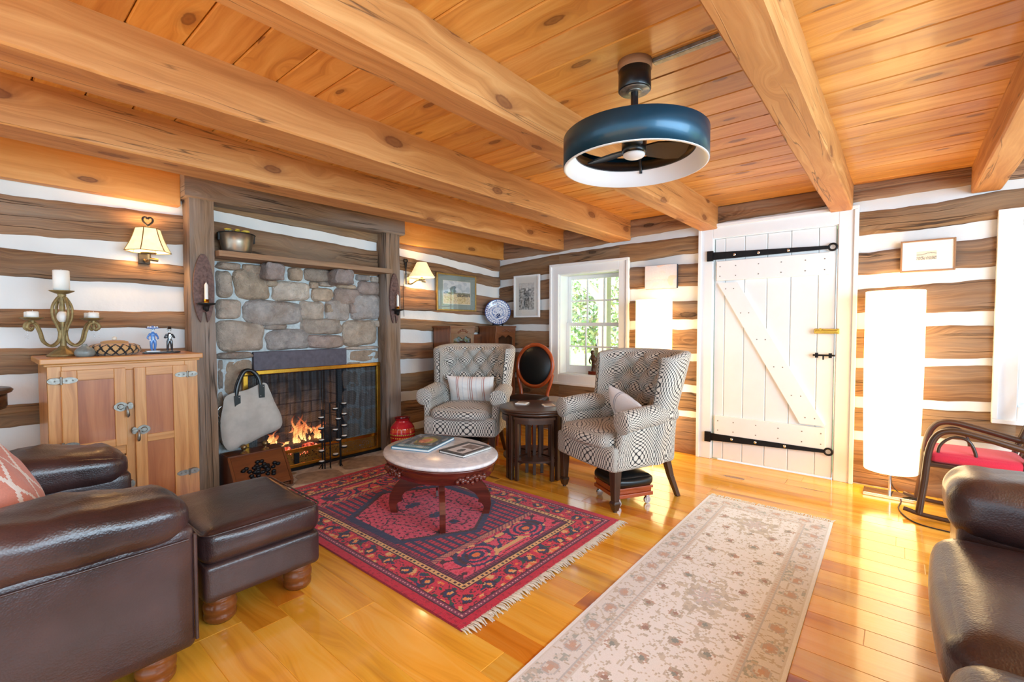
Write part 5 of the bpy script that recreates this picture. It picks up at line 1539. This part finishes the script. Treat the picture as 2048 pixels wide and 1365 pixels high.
for (dx, sg) in ((.012, 1), (-.018, -1)):
    b = MB(); p = crv([(dx+.012, -.085, .655), (dx+.01, -.08, .73), (dx+.004, -.06, .80), (dx*.8, -.02, .872), (dx*.8, .03, .875), (dx+.004, .07, .83), (dx+.01, .085, .775), (dx+.014, .09, .70)], 8)
    b.tube(p, [.013]*len(p), 8, flat=.35, up=(1, 0, 0)); b.build('handle', M['black_leather'], t)
b = MB(); b.box(.034, .044, -.105, -.065, .60, .70); b.build('handle_tab', M['black_leather'], t)
b = MB(); b.box(.03, .04, .068, .108, .665, .765); b.build('handle_tab', M['black_leather'], t)
b = MB()
for y, z in ((-.095, .615), (-.075, .685), (.078, .68), (.098, .75)): b.ball((.044 if y < 0 else .04, y, z), (.003, .004, .004), 8, 6)
b.build('rivets', M['chrome'], t)
t = thing('fire_hook', 'bright steel hooks hanging behind the canvas log bag', 'hook', (-3.80, 1.215, 0))
b = MB(); b.tube(crv([(0, .03, .60), (0, .0, .625), (0, -.025, .60), (0, -.02, .56), (0, .01, .53)], 6), .004, 6); b.tube(crv([(0, -.03, .56), (0, -.01, .49), (0, .02, .46), (0, .02, .44), (0, -.005, .445)], 6), .004, 6); b.tube([(0, .03, .60), (-.03, .04, .64)], .004, 6); b.build('hook', M['chrome'], t)

# coal box
t = thing('coal_box', 'brown wooden coal box with sloping lid under the canvas bag', 'coal box', (-3.675, 1.405, 0))
b = MB(); pr = [(-.165, .0), (.135, .0), (.155, .045), (.0, .265), (-.165, .265)]
for y0, y1 in ((-.20, -.182), (.182, .20)): b.prism([(z, x) for x, z in pr], y0, y1, 1, grain=2)
b.box(-.16, -.145, -.182, .182, .0, .262, 1); b.box(-.16, .13, -.182, .182, .01, .03, 1); b.box(-.165, .0, -.195, .195, .255, .272, 1)
b.build('body', M['box_wood'], t, bevel=.004)
b = MB(); b.prism([(.045, .152), (.262, .0), (.255, -.012), (.04, .138)], -.18, .18, 1, grain=1)
ld = b.build('lid', M['box_wood'], t, bevel=.003)
b = MB(); rnd = random.Random(5)
for k in range(26):
    a = 2*PI*k/26; r_ = .055+.03*math.sin(a*5); y = r_*1.5*math.cos(a); m = r_*.8*math.sin(a); f = .5+m/.27
    b.ball((lerp(.152, .0, f)+.004, y, lerp(.05, .262, f)+.002), (.012, .018, .014), 8, 6)
for k in range(10): b.ball((.078+.005+rnd.uniform(-.015, .015), rnd.uniform(-.05, .05), .158+rnd.uniform(-.02, .02)), (.01, .02, .014), 8, 6)
b.build('mount', M['iron'], ld)
for y in (-.075, .075):
    b = MB(); b.lathe([(.026, .272), (.022, .28), (.009, .287), (.008, .297), (.018, .305), (.023, .318), (.018, .33), (.006, .336), (0, .338)], 20, (-.04, y, 0)); b.build('knob', M['brass_dull'], t)

# wire tealight rack
t = thing('tealight_rack', 'black wire rack with tealight cups on the hearth', 'candle rack', (-3.69, 2.0, .008))
PA, PB_, PC = Vector((-.03, -.062, 0)), Vector((-.012, .0, 0)), Vector((.015, .075, 0))
b = MB()
for P_, h in ((PA, .50), (PA+Vector((.02, .012, 0)), .50), (PB_, .55), (PC, .55), (PC+Vector((-.02, .018, 0)), .50)): b.tube([P_, P_+Vector((0, 0, h))], .006, 8)
b.tube(crv([PB_+Vector((0, 0, .54)), PB_+Vector((.0, .01, .555)), PC+Vector((0, -.01, .555)), PC+Vector((0, 0, .54))], 4), .0045, 8)
for z in (.06, .2, .34, .47): b.tube([PA+Vector((0, 0, z)), PB_+Vector((0, 0, z)), PC+Vector((0, 0, z))], .003, 6)
for P_, q in ((PA, (-.03, -.035)), (PC, (.03, .02)), (PB_, (.05, -.02))): b.tube([P_+Vector((0, 0, .04)), P_+Vector((q[0]*.6, q[1]*.6, 0))], .004, 6)
b.build('frame', M['iron'], t)
cups = [(PA+Vector((0, -.0, 0)), (.43, .34, .24, .15, .06), -.02), (PB_+Vector((0, .034, 0)), (.49, .40, .31, .22, .10), .0), (PC, (.53, .44, .34, .25, .16), .025)]
tl = None
for P_, hs, dy in cups:
    for j, z in enumerate(hs):
        c = P_+Vector((.026, dy+(.028 if P_ is not PA and j % 2 and dy == 0 else 0), z))
        b = MB(); b.lathe([(0, 0), (.022, 0), (.025, .004), (.025, .014), (.0225, .014), (.0225, .004), (0, .004)], 16, c); b.tube([P_+Vector((0, 0, z+.003)), c+Vector((0, 0, .002))], .003, 6); b.build('cup', M['iron'], t)
        w = Vector(t.location)+c+Vector((0, 0, .0042))
        if tl is None:
            b = MB(); b.lathe([(0, 0), (.0215, 0), (.0215, .013), (.019, .0155), (0, .0145)], 16); tl = b.build('tealight', M['candle'])
            tag(tl, 'white tealight in a black cup of the wire rack', 'candle', 'tealights in the wire rack'); o = tl
        else: o = tl.copy(); COL.objects.link(o)
        o.location = w

# red vase
def vasecol(u, v):
    z = v
    if .40 < z < .42 or .585 < z < .60: return hx('#E8C860') if (u*40 % 1) < .5 else hx('#5A1A14')
    if .50 < z < .52: return hx('#E8B84A') if (u*34 % 1) < .55 else hx('#B01E22')
    if .30 < z < .40 or .66 < z < .72: return hx('#D8502E')
    if .42 < z < .585: return hx('#A8181E')
    if .72 < z < .745: return hx('#E6C060') if (u*30 % 1) < .4 else hx('#C8202A')
    if z > .93: return hx('#9A141C')
    return hx('#C82430')
vp = [(.06, 0), (.07, .01), (.095, .08), (.112, .16), (.116, .22), (.108, .27), (.088, .305), (.068, .322), (.064, .335), (.068, .352), (.074, .36)]
def vase(u, v):
    k = v*(len(vp)-1); i = min(len(vp)-2, int(k)); f = k-i
    r_ = lerp(vp[i][0], vp[i+1][0], f); z = lerp(vp[i][1], vp[i+1][1], f); a = 2*PI*u
    return (r_*math.cos(a), r_*math.sin(a), z)
b = MB(); b.grid(vase, 80, 60, cu=True, colfn=lambda u, v: vasecol(u, vase(0, v)[2]/.36))
b.grid(lambda u, v: Vector(vase(u, 1-v))*1.0-Vector((vase(u, 1-v)[0]*.07, vase(u, 1-v)[1]*.07, 0)), 40, 20, cu=True, col=hx('#6A1418')); b.lathe([(0, 0), (.06, 0)], 30, col=hx('#8A1A1E'))
o = b.build('ceramic_vase', M['gloss_v']); o.location = (-3.55, 2.635, 0); tag(o, 'glossy red banded ceramic vase beside the fireplace', 'vase')

# ================================================================== ON THE ICEBOX
CZ = 1.045
t = thing('candelabra', 'antique gold scrolled metal candelabra on the oak icebox', 'candelabra', (-3.66, .375, CZ), R(0))
b = MB(); b.lathe([(0, 0), (.07, 0), (.072, .006), (.062, .014), (.045, .03), (.028, .042), (.02, .055), (.014, .06)], 36, sx=1)
for i, p in enumerate(b.v):
    a = math.atan2(p.y, p.x); k = 1+.05*math.sin(a*12)*(1 if p.z > .004 else .4); b.v[i] = Vector((p.x*k, p.y*k, p.z))
b.build('foot', M['verdigris'], t)
b = MB(); b.tube([(0, 0, .05), (0, 0, .13), (0, 0, .20)], [.015, .013, .012], 14); b.lathe([(.012, .25), (.014, .28), (.011, .30), (.016, .32), (.012, .335), (.02, .348), (.014, .36)], 20)
b.build('stem', M['verdigris'], t)
b = MB(); b.ball((0, 0, .225), (.025, .025, .034), 18, 12); b.build('ceramic_bead', M['candle'], t)
for k in range(4):
    a = R(25+90*k); c, s_ = math.cos(a), math.sin(a)
    p = crv([(.008, 0, .1), (.022, 0, .16), (.045, 0, .22), (.046, 0, .28), (.025, 0, .325), (.01, 0, .34)], 7)
    b = MB(); b.tube([(q.x*c, q.x*s_, q.z) for q in p], .007, 8, flat=.6); b.build('cage_strap', M['verdigris'], t)
pan = [(.012, 0), (.03, .006), (.05, .016), (.056, .022), (.05, .021), (.03, .012), (0, .009)]
b = MB(); b.lathe(pan, 30, (0, 0, .352)); b.build('drip_pan', M['verdigris'], t)
cand = [(0, 0, .361, .036, .128)]
for a0 in (62, 118, 242, 298):
    a = R(a0); c, s_ = math.cos(a), math.sin(a)
    p = crv([(.012, 0, .15), (.02, 0, .09), (.055, 0, .06), (.09, 0, .085), (.105, 0, .14), (.125, 0, .185), (.155, 0, .19), (.165, 0, .165), (.148, 0, .15), (.138, 0, .165)], 7)
    b = MB(); b.tube([(q.x*c, q.x*s_, q.z) for q in p], .0085, 8, flat=.55); b.tube([(.14*c, .14*s_, .19), (.14*c, .14*s_, .205)], .008, 8); ar = b.build('arm', M['verdigris'], t)
    b = MB(); b.lathe([(r_*.85, z*.8) for r_, z in pan], 26, (.14*c, .14*s_, .202)); b.build('drip_pan', M['verdigris'], ar)
    b = MB(); b.tube([(.163*c, .163*s_, .16), (.163*c, .163*s_, .12)], .0012, 5); b.ball((.163*c, .163*s_, .112), (.005, .005, .01), 8, 6); b.build('crystal_drop', M['glass'], ar)
    cand.append((.14*c, .14*s_, .21, .025, .042))
CL = ['tall thick white pillar candle at the top of the candelabra', 'short white candle, right front arm of the candelabra', 'short white candle, right rear arm of the candelabra', 'short white candle, left rear arm of the candelabra', 'short white candle, left front arm of the candelabra']
for (x, y, z, r_, h), lab in zip(cand, CL):
    b = MB(); b.lathe([(0, 0), (r_, 0), (r_, h-.004), (r_-.004, h), (r_*.5, h-.004), (0, h-.006)], 28); b.cyl((0, 0, h-.006), (0, 0, h+.006), .001)
    o = b.build('pillar_candle', M['candle']); o.location = (-3.66+x, .375+y, CZ+z); tag(o, lab, 'candle', 'candles on the candelabra')
b = MB(); b.lathe([(.0, 0), (.036, 0), (.044, .012), (.045, .028), (.036, .045), (.018, .055), (.01, .066), (.012, .07), (0, .068)], 26)
o = b.build('stone_vase', plain('grey green glaze', hx('#7C8480'), .35, 0, .2, 40)); o.location = (-3.52, .447, CZ); tag(o, 'small grey garlic shaped vase between candelabra and basket', 'vase')
t = thing('woven_basket', 'low lidded basket with black and straw diamond weave', 'basket', (-3.60, .59, CZ))
def bk_(u, v):
    a = 2*PI*u; k = [(.09, 0), (.115, .012), (.126, .032), (.118, .054), (.095, .066), (.062, .07)]; q = v*5; i = min(4, int(q)); f = q-i
    r_, z = lerp(k[i][0], k[i+1][0], f), lerp(k[i][1], k[i+1][1], f); return (r_*math.cos(a), r_*math.sin(a), z)
def bkc(u, v):
    if v > .8: return hx('#B58B54') if (v*20 % 1) < .6 else hx('#6A4A28')
    a, c = (u*17+v*1.9) % 1, (u*17-v*1.9) % 1
    return hx('#1E1A18') if (a < .27 or c < .27) else hx('#C79E68')
b = MB(); b.grid(bk_, 170, 30, cu=True, colfn=bkc); b.lathe([(0, 0), (.09, 0)], 30, col=hx('#2A2420')); b.build('bowl', M['cloth_v'], t)
b = MB(); b.lathe([(.066, .068), (.064, .078), (.045, .085), (.02, .088), (0, .089)], 36, col=hx('#B58B54')); b.build('lid', M['cloth_v'], t)
b = MB(); b.ball((0, 0, .098), (.012, .012, .012), 14, 8, col=hx('#E4D8C4')); b.build('knob', M['paint_v'], t)

# pair of skeleton dancers
tb = MB(); tb.soft(-.03, .03, -.095, .095, 0, .012, .006, 6, None, hx('#15161A')); tb.soft(-.02, .02, -.08, -.01, .011, .018, .003, 4, None, hx('#E6E8EA'))
o = tb.build('display_tray', M['gloss_v']); o.location = (-3.57, .812, CZ); tag(o, 'black boat shaped tray under the two figurines', 'tray')
def skin_obj(name, vs, es, rad, mat_, parent):
    me = bpy.data.meshes.new(name); me.from_pydata(vs, es, []); me.materials.append(mat_)
    ob = bpy.data.objects.new(name, me); COL.objects.link(ob); ob.parent = parent
    sk = ob.modifiers.new('Skin', 'SKIN'); sk.use_smooth_shade = True
    lay = me.skin_vertices[0] if me.skin_vertices else None
    return ob
def figurine(label, y, body, skin, hat_, lady):
    t = thing('figurine', label, 'figurine', (-3.57, y, CZ+.0125+(.006 if lady else 0)), R(90), 'skeleton dancers on the icebox')
    b = MB(); c = body
    # legs, hips, torso as one continuous lofted body with tapering limbs
    for sg in (1, -1):
        b.tube(crv([(sg*.007, 0, .066), (sg*.010, -.002, .038), (sg*.011 if not lady else sg*.008, .0, .008)], 5), [.0095, .0094, .009, .0085, .008, .0075, .007, .0068, .0066, .0064, .006], 10, col=c)
        b.ball((sg*.011 if not lady else sg*.008, -.005, .004), (.006, .012, .004), 10, 6, col=hx('#1B1B1F') if not lady else c)
        el = (sg*.027, .004, .080) if lady else (sg*.026, -.002, .085); hd = (sg*.017, -.012, .067) if lady else (sg*.006, -.017, .095 if sg > 0 else .09)
        b.tube(crv([(sg*.013, 0, .107), el, hd], 6), [.0062-.0003*k for k in range(13)], 8, col=c)
        b.ball(hd, (.0045, .0045, .0055), 8, 6, col=skin)
        for q in (-1, 0, 1): b.tube([hd, (hd[0]+q*.0022, hd[1]-.004, hd[2]-.007)], .0011, 5, col=skin)
    b.lathe([(.0125, .058), (.0145, .066), (.0105, .08), (.0135, .098), (.0145, .107), (.006, .115), (.0045, .121)], 16, sy=.72, col=c)
    if not lady: b.prism([(-.006, .075), (.006, .075), (.008, .108), (-.008, .108)], -.0115, -.009, 1) if False else b.box(-.005, .005, -.0115, -.008, .08, .108, 2, hx('#E8E8E8'))
    b.build('body', M['gloss_v'], t)
    b = MB(); b.ball((0, 0, .129), (.0105, .0115, .0135), 16, 10, col=skin)
    for sg in (1, -1): b.ball((sg*.0042, -.0098, .131), (.0027, .0022, .003), 8, 6, col=hx('#1A1A22'))
    b.ball((0, -.011, .1275), (.0012, .0012, .002), 6, 5, col=hx('#1A1A22')); b.box(-.0045, .0045, -.0108, -.0095, .1215, .1228, 0, hx('#1A1A22'))
    b.build('head', M['gloss_v'], t)
    b = MB()
    if lady: b.lathe([(0, .136), (.034, .138), (.036, .142), (.02, .144), (.012, .148), (.01, .154), (0, .156)], 24, sx=1., sy=.8, col=hat_); [b.ball((.022*math.cos(k), .016*math.sin(k), .146), .006, 8, 6, col=hx('#E8ECF2')) for k in range(6)]
    else: b.lathe([(0, .139), (.015, .139), (.0155, .141), (.0105, .1415), (.0105, .156), (0, .156)], 18, col=hat_)
    b.build('hat', M['gloss_v'], t)
    return t
figurine('skeleton lady figurine in a blue dress and wide hat', .77, hx('#4A82C8'), hx('#DDE6F0'), hx('#3E74C0'), True)
figurine('skeleton gentleman figurine in a black suit and top hat', .855, hx('#22262C'), hx('#DDE6E4'), hx('#1B1D20'), False)

# ================================================================== PICTURES
def picture(name, label, loc, rz, w, h, fm, fw, art, mat_in=(0, 0), depth=.022, cat='picture'):
    t = thing(name, label, cat, loc, rz)
    b = MB(); D = -depth
    b.box(-w/2, -w/2+fw, D, 0, -h/2, h/2, 2); b.box(w/2-fw, w/2, D, 0, -h/2, h/2, 2); b.box(-w/2+fw, w/2-fw, D, 0, -h/2, -h/2+fw, 0); b.box(-w/2+fw, w/2-fw, D, 0, h/2-fw, h/2, 0)
    b.build('frame', fm, t, bevel=.0025)
    b = MB(); a, c = w/2-fw, h/2-fw; b.grid(lambda u, v: (lerp(-a, a, u), D*.6, lerp(-c, c, v)), 84, 84, colfn=art, sm=False); b.build('artwork', M['print_v'], t)
    b = MB(); b.box(-a, a, D*.8, D*.75, -c, c); b.build('pane', M['glass'], t)
    return t
def land(u, v):
    if not (.14 < u < .86 and .17 < v < .83): return hx('#7F8D88') if not (.125 < u < .875 and .15 < v < .85) else hx('#D8D6C8')
    u, v = (u-.14)/.72, (v-.17)/.66; n = nz(u*6, v*7, 1); n2 = nz(u*22, v*26, 2)
    if v > .42+.05*nz(u*5, 1):
        tree = math.hypot((u-.32)*1.3, (v-.62))+n*.1
        if tree < .17 or (abs(u-.1) < .07+n*.05 and v < .54): return hx('#4E6268') if n2 < .1 else hx('#6C7E80')
        if v < .5+.03*n2: return hx('#7A7A66')
        return hx('#C6CCD0') if n > 0 else hx('#AEB8C0')
    if v > .32 and u > .5 and n2 > -.1: return hx('#4E4A3C')
    return hx('#D2BE90') if n2 > -.15 else (hx('#A8905C') if n > 0 else hx('#B8A488'))
picture('framed_landscape', 'gilt framed watercolour landscape beside the round sconce', (XW+.022, 3.636, 1.592), PI/2, .61, .415, M['gilt'], .018, land)
def phot(u, v):
    if not (.17 < u < .83 and .16 < v < .84): return hx('#E9E7E0')
    n = nz(u*16, v*22, 1); k = .45+n*.5
    if abs(u-.5) < .12 and .2 < v < .7: k -= .25
    if math.hypot(u-.52, (v-.68)*1.2) < .05: k = .85
    if v > .72: k = .7+n*.15
    k = max(.05, min(.9, k)); return (k*.9, k*.89, k*.86)
picture('framed_photograph', 'white framed grey photograph to the left of the window', (-3.44, YW-.022, 1.57), 0, .385, .505, M['white_paint'], .02, phot, depth=.03)
def etch(u, v):
    if .28 < u < .68 and .36 < v < .66:
        n = nz(u*40, v*40); 
        if v < .47+.04*nz(u*12, 3) and n < .1: return hx('#8E8A80')
        if abs(v-.56-.03*math.sin(u*14)) < .012: return hx('#7A766C')
        return hx('#E4DCC4')
    return hx('#F4F2EC')
picture('framed_etching', 'small wood framed etching above the floor lamp by the door', (.135, YW-.022, 1.712), 0, .29, .222, M['shelf_wood'], .011, etch)
t = thing('canvas_painting', 'unframed pale abstract canvas left of the white door', 'painting', (-1.787, YW-.012, 1.69), 0)
b = MB(); b.box(-.158, .158, -.034, 0, -.113, .113); b.build('canvas', plain('dark canvas edge', hx('#3A3E48'), .8), t)
def absn(u, v):
    n = nz(u*4, v*5, 4); n2 = nz(u*14, v*14, 2)
    if v < .42: c = hx('#BCC4D4') if n > -.1 else hx('#C6C4CE')
    else: c = hx('#CFD0DA') if nz(u*3, v*4, 6) > -.1 else hx('#D6CED4')
    if nz(u*3.1, v*3.3, 8) > .38: c = hx('#E2C4BC')
    return c
b = MB(); b.grid(lambda u, v: (lerp(-.158, .158, u), -.0345, lerp(-.113, .113, v)), 60, 44, colfn=absn, sm=False); b.build('painted_face', M['print_v'], t)

# blue and white plate on a stand
t = thing('plate', 'blue and white patterned china plate on the china cabinet', 'plate', (-3.715, 4.16, 1.2155+.165), R(45))
def platec(u, v):
    r_ = v; a = u
    n = nz(math.cos(a*2*PI)*r_*11, math.sin(a*2*PI)*r_*11, 2)
    blue, white = hx('#2E4E8C'), hx('#E4EAF2')
    if r_ > .96: return blue
    if .84 < r_ < .92: return blue if (a*34 % 1) < .5 else white
    if .80 < r_ < .82 or .62 < r_ < .64: return blue
    if r_ < .62:
        if math.hypot(r_*math.cos(a*2*PI)-.05, r_*math.sin(a*2*PI)+.28) < .17 and n < .2: return hx('#24406E')
        if abs(n) < .09: return hx('#5C7CB4')
        if r_ < .5 and abs(r_-.42) < .02: return hx('#7E9AC8')
        return white
    return white if abs(n) > .12 else hx('#6E8CC0')
b = MB(); b.X = Matrix.Rotation(R(78), 4, 'X')
def pl(u, v):
    a = 2*PI*u; r_ = v*.155; z = .0+.018*sst(.55, 1, v); return (r_*math.cos(a), r_*math.sin(a), z)
b.grid(pl, 100, 40, cu=True, colfn=platec); b.grid(lambda u, v: Vector(pl(u, v))-Vector((0, 0, .005)), 60, 12, cu=True, col=hx('#E4EAF2'), flip=True)
b.build('dish', M['gloss_v'], t)
t = thing('plate_stand', 'small dark easel stand holding the blue china plate', 'plate stand', (-3.715, 4.16, 1.2155), R(45))
b = MB()
for sg in (1, -1): b.tube([(sg*.06, -.055, .012), (sg*.06, -.03, .006), (sg*.05, .0, .02), (sg*.03, .045, .12)], .006, 8); b.tube([(sg*.05, .0, .02), (sg*.06, .07, .006)], .006, 8); b.tube([(sg*.06, -.055, .012), (sg*.06, -.06, .035)], .006, 8)
b.tube([(-.06, .0, .015), (.06, .0, .015)], .005, 8); b.build('easel', M['iron'], t)

# carved figure on the sill
t = thing('carved_figure', 'dark carved wooden figure standing on the window sill', 'figurine', (-2.585, 4.478, .678))
b = MB(); b.box(-.05, .05, -.03, .03, 0, .038); b.build('plinth', M['mahogany'], t, bevel=.003)
b = MB(); b.grid(lambda u, v: (lambda r_: (r_*math.cos(2*PI*u)+.012*math.sin(v*5), r_*.8*math.sin(2*PI*u), .037+v*.235))(interp([0, .12, .3, .45, .6, .72, .78, .88, .97, 1], [.034, .03, .034, .03, .04, .03, .018, .026, .018, .0], v)*(1+.12*nz(math.cos(2*PI*u)*3, math.sin(2*PI*u)*3, v*14))), 24, 40, cu=True)
for sg in (1, -1): b.tube(crv([(sg*.036, 0, .19), (sg*.045, -.01, .15), (sg*.02, -.03, .125)], 5), .009, 8)
b.build('figure', M['dark_wood'], t)

# ================================================================== OUTSIDE
b = MB(); b.box(-16, 12, YW+.21, 26, -.45, -.3, 0); struct(b.build('ground', M['grass']), 'sunlit grass outside the window', 'ground')
t = thing('porch', 'timber porch with a post and brace outside the window', 'porch', (-3.5, 6.4, -.3)); t['kind'] = 'structure'
b = MB(); b.box(-.07, .07, -.07, .07, 0, 2.45); b.build('post', M['porch'], t)
b = MB(); b.prism([(1.75, .05), (1.88, .05), (2.42, -.5), (2.42, -.66)], -.05, .05, 1); b.build('brace', M['porch'], t)
b = MB(); b.box(-.15, 6, -.09, .09, 2.42, 2.6, 0); b.box(.05, 6, -1.75, .3, 2.6, 2.68, 0); b.build('roof', M['porch_roof'], t)
def shrub(label, loc, rx, ry, rz_, seed, n, cols):
    t = thing('shrub', label, 'shrub', loc, 0, 'shrubs outside the window'); rnd = random.Random(seed)
    b = MB()
    for k in range(n):
        a = rnd.uniform(0, 2*PI); e = math.acos(rnd.uniform(-.6, 1)); r_ = rnd.uniform(.55, 1)**.5
        p = Vector((rx*r_*math.sin(e)*math.cos(a), ry*r_*math.sin(e)*math.sin(a), rz_*(1+.9*r_*math.cos(e))))
        s = rnd.uniform(.045, .1); d = Vector((rnd.uniform(-1, 1), rnd.uniform(-1, 1), rnd.uniform(-1, 1))).normalized(); e2 = d.orthogonal().normalized()
        c = hx(rnd.choice(cols)); c = tuple(q*rnd.uniform(.7, 1.2) for q in c)
        b.add([p-d*s, p+e2*s*.45, p+d*s, p-e2*s*.45], [(0, 1, 2, 3)], [[(0, 0)]*4], c)
    b.build('leaves', M['foliage'], t)
    b = MB()
    for k in range(5): b.tube([(rnd.uniform(-.1, .1), rnd.uniform(-.1, .1), 0), (rnd.uniform(-.3, .3)*rx, rnd.uniform(-.3, .3)*ry, rz_*1.1)], [.05, .02], 6, col=hx('#6A5844'))
    b.build('stems', M['foliage'], t)
GR = ('#9DB568', '#B4C884', '#7F9A54', '#C8D4A0', '#8CA070')
PG = ('#CFDAB0', '#E2EAD0', '#B4C48A', '#F0F4E6', '#C4CEA8')
shrub('pale green shrub outside the window, left panes', (-6.75, 10.0, -.3), 1.0, .9, 1.75, 1, 5200, PG)
shrub('pale green shrub outside the window, right panes', (-4.75, 10.3, -.3), .95, .9, 1.6, 2, 4800, PG)
shrub('taller pale tree shrub outside the window behind the other two', (-7.5, 13.4, -.3), 2.2, 1.5, 2.3, 3, 9000, ('#D8E2C0', '#EAF0DC', '#C4D0A4', '#F6F8F0'))
shrub('low bright shrub outside the far right window', (1.6, 9.5, -.3), 2.2, 1.2, 1.4, 4, 3000, GR)

# ================================================================== LIGHT, CAMERA
w = bpy.data.worlds.new('daylight'); S.world = w; w.use_nodes = True
bg = w.node_tree.nodes['Background']; bg.inputs[0].default_value = (.62, .83, 1., 1); bg.inputs[1].default_value = 1.5
def area(name, loc, rot, sx, sy, e, col):
    l = bpy.data.lights.new(name, 'AREA'); l.shape = 'RECTANGLE'; l.size = sx; l.size_y = sy; l.energy = e; l.color = col
    o = bpy.data.objects.new(name, l); COL.objects.link(o); o.location = loc; o.rotation_euler = rot; return o
sun = bpy.data.lights.new('sun', 'SUN'); sun.energy = 8.; sun.angle = R(1.5); sun.color = (1., .95, .86)
o = bpy.data.objects.new('sun', sun); COL.objects.link(o); o.rotation_euler = (R(42), 0, R(-12))
area('added_fill_behind', (0., -2.4, 1.5), (R(90), 0, R(180)), 2.8, 1.9, 120, (.62, .82, 1.))  # soft fill added behind the camera, no window there
area('added_fill_left_rear', (-2.9, -2.4, 1.5), (R(90), 0, R(180)), 1.4, 1.6, 80, (.62, .82, 1.))  # unseen extra fill, added to brighten the dim fireplace side
area('window_daylight_right', (2.2, 1.2, 1.45), (R(90), 0, R(90)), 3.0, 1.5, 110, (.62, .82, 1.))

cam = bpy.data.cameras.new('camera'); cam.sensor_width = 36; cam.sensor_fit = 'HORIZONTAL'; cam.lens = FPX/2048*36; cam.clip_start = .02
co = bpy.data.objects.new('camera', cam); COL.objects.link(co); co.location = CAM
co.rotation_euler = (PI/2-PIT, 0, YAW); S.camera = co
S.view_settings.view_transform = 'Standard'; S.view_settings.look = 'None'; S.view_settings.gamma = 1.; S.view_settings.use_curve_mapping = False
S.view_settings.exposure = .87
cy = S.cycles
cy.use_denoising = True; cy.max_bounces = 8; cy.diffuse_bounces = 3; cy.glossy_bounces = 4; cy.transparent_max_bounces = 12; cy.caustics_reflective = False; cy.caustics_refractive = False
cy.sample_clamp_indirect = 6.
